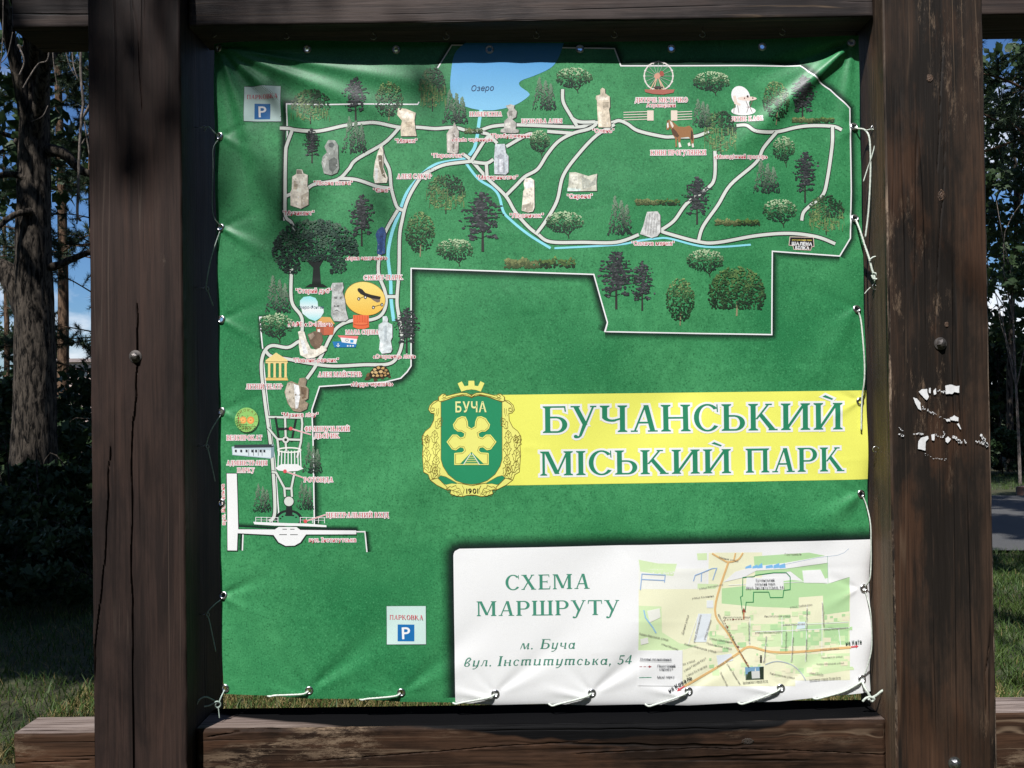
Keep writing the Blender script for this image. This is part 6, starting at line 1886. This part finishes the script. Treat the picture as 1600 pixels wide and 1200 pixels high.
class Wood:
    def __init__(self, seed):
        self.V, self.F = [], []
        self.seed = seed
    def limb(self, pts, r0, r1, ns=8, ridge_=0.0, wob=0.0, seg=None):
        P = catmull([np.array(p, float) for p in pts], 5) if len(pts) > 2 else [np.array(p, float) for p in pts]
        if seg:
            out = [P[0]]
            for a, b in zip(P[:-1], P[1:]):
                m = max(1, int(np.linalg.norm(b - a) / seg))
                out += [a + (b - a) * (i + 1) / m for i in range(m)]
            P = out
        n = len(P)
        b0 = len(self.V)
        for i, p in enumerate(P):
            t = P[min(i + 1, n - 1)] - P[max(i - 1, 0)]
            t = t / (np.linalg.norm(t) + 1e-9)
            s = np.cross(t, (0.13, 0.97, 0.2)); s /= np.linalg.norm(s) + 1e-9
            u = np.cross(s, t)
            f = i / (n - 1)
            r = r0 + (r1 - r0) * f
            for j in range(ns):
                a = 6.28318 * j / ns
                rr = r
                if ridge_:
                    rr += ridge_ * (.5 * noise.noise(Vector((math.cos(a) * 2 + self.seed, math.sin(a) * 2, p[2] * 1.1))) + .9 * (.5 - abs(noise.noise(Vector((math.cos(a) * 9, math.sin(a) * 9 + self.seed, p[2] * 2.6))))))
                if wob:
                    rr += wob * noise.noise(Vector((p[0] * 2 + self.seed, p[1] * 2 + a, p[2] * 2)))
                self.V.append(p + (s * math.cos(a) + u * math.sin(a)) * rr)
        for i in range(n - 1):
            for j in range(ns):
                j2 = (j + 1) % ns
                self.F.append((b0 + i * ns + j, b0 + i * ns + j2, b0 + (i + 1) * ns + j2, b0 + (i + 1) * ns + j))
        return P
    def build(self, name, mat, parent):
        return link(name, mesh_np(name, np.array(self.V), np.array(self.F)), mat, parent, smooth=True)

def broadleaf(name, lab, cat, x, y, h, r, crown, n, size, seed, leafm='oak_leaf', bark='oak_bark', group=None, lit=True, limbs=9, lowz=None, trunk=None, ridge_=0.0, clusters=46):
    """crown = (centre offset, radii): tapered trunk, limbs that reach into leaf clusters"""
    rng = np.random.default_rng(seed)
    root = empty(name, (x, y, 0))
    tag(root, lab, cat, group)
    w = Wood(seed)
    base = np.array((x, y, -0.1))
    (cx, cy, cz), (ax, ay, az) = crown
    cc = np.array((x + cx, y + cy, cz))
    tp = trunk or [base, base + (0.02, 0, h * .3), base + (0.1 * rng.normal(), .1 * rng.normal(), h * .6), cc + (0, 0, az * .3)]
    T_ = w.limb(tp, r, r * .3, 64 if ridge_ else 9, ridge_, seg=0.05 if ridge_ else None)
    pts = []
    cl = []
    for k_ in range(clusters):
        d = rng.normal(size=3); d /= np.linalg.norm(d)
        rad = rng.uniform(.45, 1.0) ** .6
        c = cc + d * rad * (ax, ay, az)
        cl.append((c, rng.uniform(.16, .34) * (ax + az) / 2))
    for k_ in range(limbs):
        c = cl[k_ % len(cl)][0]
        s = T_[int(len(T_) * rng.uniform(.45, .92))]
        mid = (s + c) / 2 + rng.normal(size=3) * .25 + (0, 0, .15 * np.linalg.norm(c - s))
        if lit and not keep_light(np.array([s + (mid - s) * q_ for q_ in (.3, .6, 1)] + [mid + (c - mid) * q_ for q_ in (.3, .6, 1)])).all():
            continue
        w.limb([s, mid, c], r * .34, r * .05, 7)
    per = n // clusters
    for c, rr in cl:
        d = rng.normal(size=(per, 3)); d /= np.linalg.norm(d, axis=1)[:, None]
        pts.append(c + d * rr * rng.uniform(.15, 1.0, (per, 1)) ** .6 * (1, 1, .72))
    P = np.concatenate(pts)
    if lit:
        P = P[keep_light(P)]
    P = P[P[:, 2] > 0.05]
    if lowz is not None:
        P = P[P[:, 2] > lowz]
    w.build('trunk', M[bark], root)
    link('crown', leaves('crown', P, size, rng), M[leafm], root)
    return root

def pine(name, lab, x, y, h, r, z0, spread, whorls, seed, group=None, lit=True, per=26, L=.10, wd=.0045, mat='pine_leaf', side=None):
    rng = np.random.default_rng(seed)
    root = empty(name, (x, y, 0))
    tag(root, lab, 'tree', group)
    w = Wood(seed)
    T_ = w.limb([(x, y, -.1), (x + .05, y, h * .33), (x - .06, y + .04, h * .66), (x, y, h)], r, r * .2, 12, r * .05)
    tips, dirs = [], []
    for k_ in range(whorls):
        z = z0 + (h - z0) * (k_ / whorls) ** .9
        for b_ in range(rng.integers(4, 7)):
            a = rng.uniform(0, 6.283) if side is None else rng.normal(side, .9)
            ln = spread * (1 - .75 * (z - z0) / (h - z0)) * rng.uniform(.55, 1.1)
            s = np.array((x, y, z + rng.uniform(-.2, .2)))
            d = np.array((math.cos(a), math.sin(a), rng.uniform(-.15, .25)))
            e = s + d * ln
            m = s + d * ln * .5 + (0, 0, rng.uniform(-.1, .15) * ln)
            B = w.limb([s, m, e], max(.012, r * .16), .006, 5)
            nt = int(5 + ln * 9)
            for t in range(nt):
                f = rng.uniform(.25, 1.0)
                p = B[int(f * (len(B) - 1))]
                dd = d * rng.uniform(.2, .8) + rng.normal(size=3) * .55 + (0, 0, .15)
                dd /= np.linalg.norm(dd)
                q_ = p + dd * rng.uniform(.12, .5) * min(1, ln * .5)
                if t % 2 == 0:
                    w.limb([p, q_], .006, .003, 4)
                for u in (.4, .7, 1.0):
                    tips.append(p + (q_ - p) * u); dirs.append(dd)
    tips, dirs = np.array(tips), np.array(dirs)
    if lit:
        kp = keep_light(tips); tips, dirs = tips[kp], dirs[kp]
    w.build('trunk', M['pine_bark'], root)
    link('crown', needles('crown', tips, dirs, rng, per, L, wd), M[mat], root)
    return root

# left: the big oak, its companions and the undergrowth
def gp(px, depth):                       # x on the ground at that depth for a photo column
    return float(pix(px, 640, depth)[0])
ox = gp(52, 11.0)
oak = broadleaf('oak_tree', 'thick rough barked oak trunk beyond the left post', 'tree', ox, 11.0, 9, .27, ((-.6, .4, 8.4), (4.6, 4.2, 3.0)), 6000, .15, 3, lit=True, limbs=12, ridge_=.03, lowz=5.0,
    trunk=[(ox - .05, 11, -.15), (ox, 11, .9), (ox + .03, 11, 2.2), (ox + .02, 11, 3.3), (ox + .04, 11, 4.6), (ox + .0, 11.1, 6.5), (ox - .4, 11.3, 8.5)])
w = Wood(4)
pO = lambda px, py, d=11.0: pix(px, py, d)
w.limb([pO(50, 500), pO(22, 440), pO(-5, 418), pO(-60, 400)], .17, .10, 12, .02)
w.limb([pO(55, 290, 10.9), pO(20, 272, 10.8), pO(-30, 282, 10.7)], .05, .03, 7)
w.limb([pO(60, 420), pO(90, 415), pO(112, 405), pO(150, 392), pO(190, 395)], .06, .025, 7)
w.limb([pO(50, 330, 10.8), pO(20, 337, 10.7), pO(-20, 372, 10.5)], .05, .02, 7)
w.limb([pO(70, 235), pO(100, 240), pO(130, 268), pO(170, 276)], .09, .03, 7)
w.build('limb', M['oak_bark'], oak)
# hanging dead branches in front of the oak
def dead(lab, paths, d, r):
    root = empty('dead_branch', tuple(pix(paths[0][0][0], paths[0][0][1], d)))
    tag(root, lab, 'branch')
    for i, (L_) in enumerate(paths):
        tube('twig', [tuple(pix(x, y, d + .05 * ((i * 37) % 7 - 3))) for x, y in L_], r * (1 if i < 2 else .55), M['twig'], root, ns=6)
dead('pale dead branch hanging straight down beside the left post', [[(128, 30), (126, 110), (130, 160), (127, 185), (124, 240), (122, 300), (121, 335), (126, 345)], [(145, 155), (136, 172), (128, 186)], [(132, 190), (137, 225), (142, 250), (150, 280)], [(112, 30), (114, 95), (122, 125)], [(128, 225), (134, 215), (142, 205)], [(121, 340), (120, 350)]], 7.5, .011)
dead('tangle of bare twigs drooping below the upper beam end', [[(76, 50), (75, 92), (60, 100), (45, 122), (36, 138)], [(28, 70), (38, 95), (30, 118)], [(5, -10), (4, 60), (0, 110)], [(82, 70), (84, 100), (90, 140)], [(100, 60), (106, 95), (118, 120)], [(20, 50), (12, 85), (2, 98)], [(75, 165), (66, 182), (48, 190)]], 7.0, .006)
# leafy sprays close to the oak and a pine behind it
pine('pine_tree', 'slim reddish pine trunk behind the oak', gp(97, 20), 20.0, 15, .14, 5.0, 2.6, 10, 7, lit=False, per=20, L=.14, wd=.008)
pine('pine_tree', 'young pine with low feathery branches between oak and left post', gp(118, 13), 13.6, 7.0, .06, 1.9, 1.5, 9, 9, lit=False, per=30, L=.10, wd=.004)
broadleaf('oak_tree', 'leafy oak crown filling the sky beside the left post', 'tree', gp(112, 15) - 1.6, 16.5, 10, .16, ((1.0, -1, 7.2), (3.0, 2.4, 2.2)), 2600, .15, 12, lit=False)
for i, (px_, d_, h_, n_, lab) in enumerate(((-40, 13, 2.2, 3500, 'dark leafy bush left of the oak trunk'), (12, 15, 2.0, 3600, 'dark thicket behind the oak'), (80, 17, 2.3, 3500, 'dense bush growing between oak and slim pine'), (128, 15, 2.1, 3800, 'rounded green bush in front of the far building'), (118, 10.2, 1.0, 2600, 'low scrubby shrub beside the left post'), (75, 9.3, .75, 2200, 'knee high bramble at the foot of the oak'), (15, 9.8, .9, 2200, 'shaded weedy shrub left of the oak foot'), (165, 12, 1.5, 2600, 'bush half hidden behind the left post'))):
    x_ = gp(px_, d_)
    broadleaf('bush', lab, 'bush', x_, d_, h_ * .6, .03, ((0, 0, h_ * .5), (h_ * .55 + .25, .7, h_ * .5)), n_, .09, 40 + i, 'shrub_leaf', clusters=26, limbs=10, lit=False)
for i, (px_, d_, h_, lab) in enumerate(((25, 7.4, .62, 'low dark undergrowth in front of the oak foot'), (105, 7.0, .55, 'shaded bramble tuft close to the left post'), (70, 8.2, .7, 'tangled undergrowth between oak and left post'), (-20, 8.0, .8, 'shaded undergrowth left of the low bramble'))):
    broadleaf('undergrowth', lab, 'undergrowth', gp(px_, d_), d_, h_ * .6, .012, ((0, 0, h_ * .45), (.62, .6, h_ * .5)), 2600, .05, 160 + i, 'shrub_leaf', clusters=30, limbs=14, lit=False)
# more trunks deeper in the wood
for i, (px_, d_, r_) in enumerate(((10, 44, .16),)):
    pine('pine_tree', 'distant pine deep in the wood on the left', gp(px_, d_), d_, 16, r_, 4.5, 2.8, 10, 70 + i, lit=False, per=14, L=.2, wd=.014)
# trees outside the picture on the viewer's side, whose crowns shade the wood edge and dapple the sign
broadleaf('oak_tree', 'broad oak to the left of the viewer shading the grass', 'tree', -8.2, 1.2, 8, .25, ((0, 0, 8.0), (4.2, 3.6, 2.6)), 26000, .20, 90, group='shade trees round the viewer')
broadleaf('oak_tree', 'broad oak further left shading the wood edge', 'tree', -12.6, 7.6, 9, .28, ((0, 0, 9.0), (4.8, 4.4, 3.2)), 18000, .20, 91, group='shade trees round the viewer')
broadleaf('oak_tree', 'oak behind the viewer dappling the upper corner of the sign', 'tree', -5.6, -3.6, 8, .22, ((.9, .6, 8.6), (2.9, 2.6, 2.6)), 11000, .062, 92, group='shade trees round the viewer')
pine('pine_tree', 'pine behind the viewer dappling the grass beside the road', 0.9, -3.2, 13, .16, 7.0, 2.6, 9, 93, group='shade trees round the viewer', per=20, L=.16, wd=.012)

fb = np.random.default_rng(400)
for i in range(15):
    a = math.radians(100 + 160 * i / 14 + fb.uniform(-3, 3))
    d_ = fb.uniform(10.5, 15)
    hh = fb.uniform(10, 13)
    broadleaf('oak_tree', 'tall dense tree closing the clearing behind the viewer', 'tree', d_ * math.sin(a), d_ * math.cos(a), hh * .5, .2, ((0, 0, hh * .52), (hh * .34, hh * .32, hh * .5)), 2600, .62, 420 + i, group='trees closing the clearing behind the viewer', clusters=40, limbs=6)
broadleaf('oak_tree', 'leaning tree behind the viewer shading the turf beside the road', 'tree', 2.6, -3.0, 9, .2, ((-2.4, 3.6, 9.6), (2.3, 2.9, 1.4)), 1700, .17, 95, group='shade trees round the viewer', clusters=30)
broadleaf('oak_tree', 'tall tree hidden behind the right post shading the road', 'tree', gp(1470, 6.6), 6.6, 10, .13, ((-.9, -1.0, 10.2), (3.4, 2.8, 1.7)), 3600, .17, 96, clusters=34)
# right: trees, bushes and hedge beyond the road
broadleaf('tree', 'slender dark tree with thin leaning trunk across the road', 'tree', gp(1586, 17), 17, 6, .07, ((.3, 0, 5.6), (2.2, 1.6, 3.0)), 6200, .11, 101, 'shrub_leaf', lit=False, clusters=70, limbs=14,
    trunk=[(gp(1577, 17), 17, -.1), (gp(1578, 17), 17, 1.6), (gp(1584, 17), 17, 3.0), (gp(1592, 17), 17, 4.4), (gp(1594, 17), 17, 7)])
pine('pine_tree', 'tall pine with sunlit feathery boughs above the road', gp(1640, 13.0), 13.0, 12, .15, 5.2, 2.9, 11, 102, lit=False, per=34, L=.12, wd=.006)
pine('pine_tree', 'pine overhanging the road further right', gp(1700, 10.5) + .5, 10.4, 12, .16, 6.5, 3.0, 9, 103, lit=False, per=26, L=.13, wd=.007)
for i, (px_, d_, h_, n_, lab) in enumerate(((1560, 19, 3.6, 7000, 'dark dense bush beyond the road beside the right post'), (1625, 20, 3.4, 4200, 'tall dark bush behind the sapling'), (1500, 20, 3.0, 2600, 'dark bush hidden partly by the right post'))):
    broadleaf('bush', lab, 'bush', gp(px_, d_), d_, h_ * .6, .04, ((0, 0, h_ * .5), (h_ * .6 + .3, 1.0, h_ * .5)), n_, .12, 110 + i, 'shrub_leaf', clusters=34, limbs=10, lit=False)
for i, px_ in enumerate((1528, 1568, 1606, 1640)):
    broadleaf('hedge_bush', 'low hedge bush lining the far lawn edge', 'hedge', gp(px_, 16.2), 16.2 + .1 * (i % 2), .4, .02, ((0, 0, .42), (.36, .4, .42)), 2400, .06, 120 + i, 'shrub_leaf', clusters=20, limbs=8, lit=False, group='hedge bushes')
# slim sapling trunk
sx_ = gp(1592, 14.6)
sap = broadleaf('sapling', 'slim pale sapling trunk on the lawn across the road', 'tree', sx_, 14.6, 2.4, .028, ((0, 0, 4.2), (1.0, .9, 1.3)), 1500, .09, 130, 'shrub_leaf', 'twig', lit=False, clusters=20, limbs=8,
    trunk=[(sx_, 14.6, -.1), (sx_ - .02, 14.6, 1.0), (sx_ - .05, 14.6, 2.0), (sx_ - .08, 14.6, 3.6)])
# tree wall far off so that the skyline closes
fr = np.random.default_rng(200)
for i in range(26):
    a = math.radians(-64 + 128 * i / 25 + fr.uniform(-2, 2))
    d_ = fr.uniform(36, 60)
    if 19 < abs(math.degrees(a)) < 36:
        d_ = 84
    hh = fr.uniform(5, 9) + (15 if abs(math.degrees(a)) < 18 else 0)
    broadleaf('far_tree', 'far off tree closing the view behind the park', 'tree', d_ * math.sin(a), d_ * math.cos(a), hh * .5, .2, ((0, 0, hh * .55), (hh * .42, hh * .4, hh * .5)), 1500, .42, 300 + i, 'shrub_leaf', lit=False, group='far trees', clusters=24, limbs=5)

# ------------------------------------------------------------------ far building at the left
bx0, bx1, by_ = gp(96, 62), gp(190, 62), 62.0
house = empty('building', ((bx0 + bx1) / 2, by_, 0))
tag(house, 'far pale pink low building glimpsed between the left trees', 'building')
def box(name, x0, x1, y0, y1, z0, z1, mat, parent):
    V = [(x, y, z) for z in (z0, z1) for y in (y0, y1) for x in (x0, x1)]
    F = [(0, 2, 3, 1), (4, 5, 7, 6), (0, 1, 5, 4), (2, 6, 7, 3), (0, 4, 6, 2), (1, 3, 7, 5)]
    return link(name, mesh_py(name, V, F), mat, parent)
wm = plain('render_pink', (0.55, 0.42, 0.37), .9, vs=2, var=.12)
rm = plain('roof_sheet', (0.30, 0.24, 0.22), .7, vs=4)
gm_ = plain('window_glass', (0.05, 0.06, 0.07), .15, vs=5)
zt = px_z(120, 566, 62)
wall = box('wall', bx0, bx1, by_, by_ + 8, -.1, zt, wm, house)
box('roof', bx0 - .3, bx1 + .3, by_ - .3, by_ + 8.3, zt + .003, zt + .25, rm, house)
for i in range(5):
    x_ = bx0 + .5 + i * .85
    for z_ in (zt - .95, zt - 2.6):
        wd_ = box('window', x_, x_ + .5, by_ - .06, by_ - .003, z_, z_ + .62, gm_, house)

# ------------------------------------------------------------------ grass
def grass(name, regions, seed, mat, hmin, hmax, w):
    rng = np.random.default_rng(seed)
    Bs = []
    for x0, x1, y0, y1, n in regions:
        Bs.append(np.stack([rng.uniform(x0, x1, n), rng.uniform(y0, y1, n)], 1))
    B = np.concatenate(Bs)
    n = len(B)
    z = np.array([0.02 * noise.noise(Vector((a * .6, (b - 8) * .6, 0))) - .034 for a, b in B])
    h = rng.uniform(hmin, hmax, n)
    a = rng.uniform(0, 6.283, n)
    lean = rng.normal(size=(n, 2)) * .55 * h[:, None]
    base = np.stack([B[:, 0], B[:, 1], z], 1)
    e = np.stack([np.cos(a), np.sin(a), np.zeros(n)], 1) * w
    mid = base + np.stack([lean[:, 0] * .35, lean[:, 1] * .35, h * .6], 1)
    tip = base + np.stack([lean[:, 0], lean[:, 1], h], 1)
    V = np.stack([base - e, base + e, mid + e * .7, mid - e * .7, tip], 1).reshape(-1, 3)
    i = np.arange(n) * 5
    F = np.concatenate([np.stack([i, i + 1, i + 2], 1), np.stack([i, i + 2, i + 3], 1), np.stack([i + 3, i + 2, i + 4], 1)])
    o = link(name, mesh_np(name, V, F), mat)
    o['kind'] = 'stuff'
    return o
tag(grass('grass', [(-2.4, 2.6, 4.0, 5.6, 16000), (2.4, 6.5, 4.4, 8.7, 34000), (-6.5, -2.2, 4.2, 9.5, 22000), (7.2, 13, 14.0, 16.5, 9000)], 1, M['grass'], .03, .10, .0035), 'short green turf growing round and behind the sign', 'grass')
tag(grass('dry_grass', [(-2.4, 2.6, 4.0, 5.6, 42000), (2.4, 6.5, 4.4, 8.7, 3000), (-6.5, -2.2, 4.2, 9.5, 4000)], 2, M['dry'], .02, .07, .003), 'dry yellow moss and straw in the turf', 'grass')
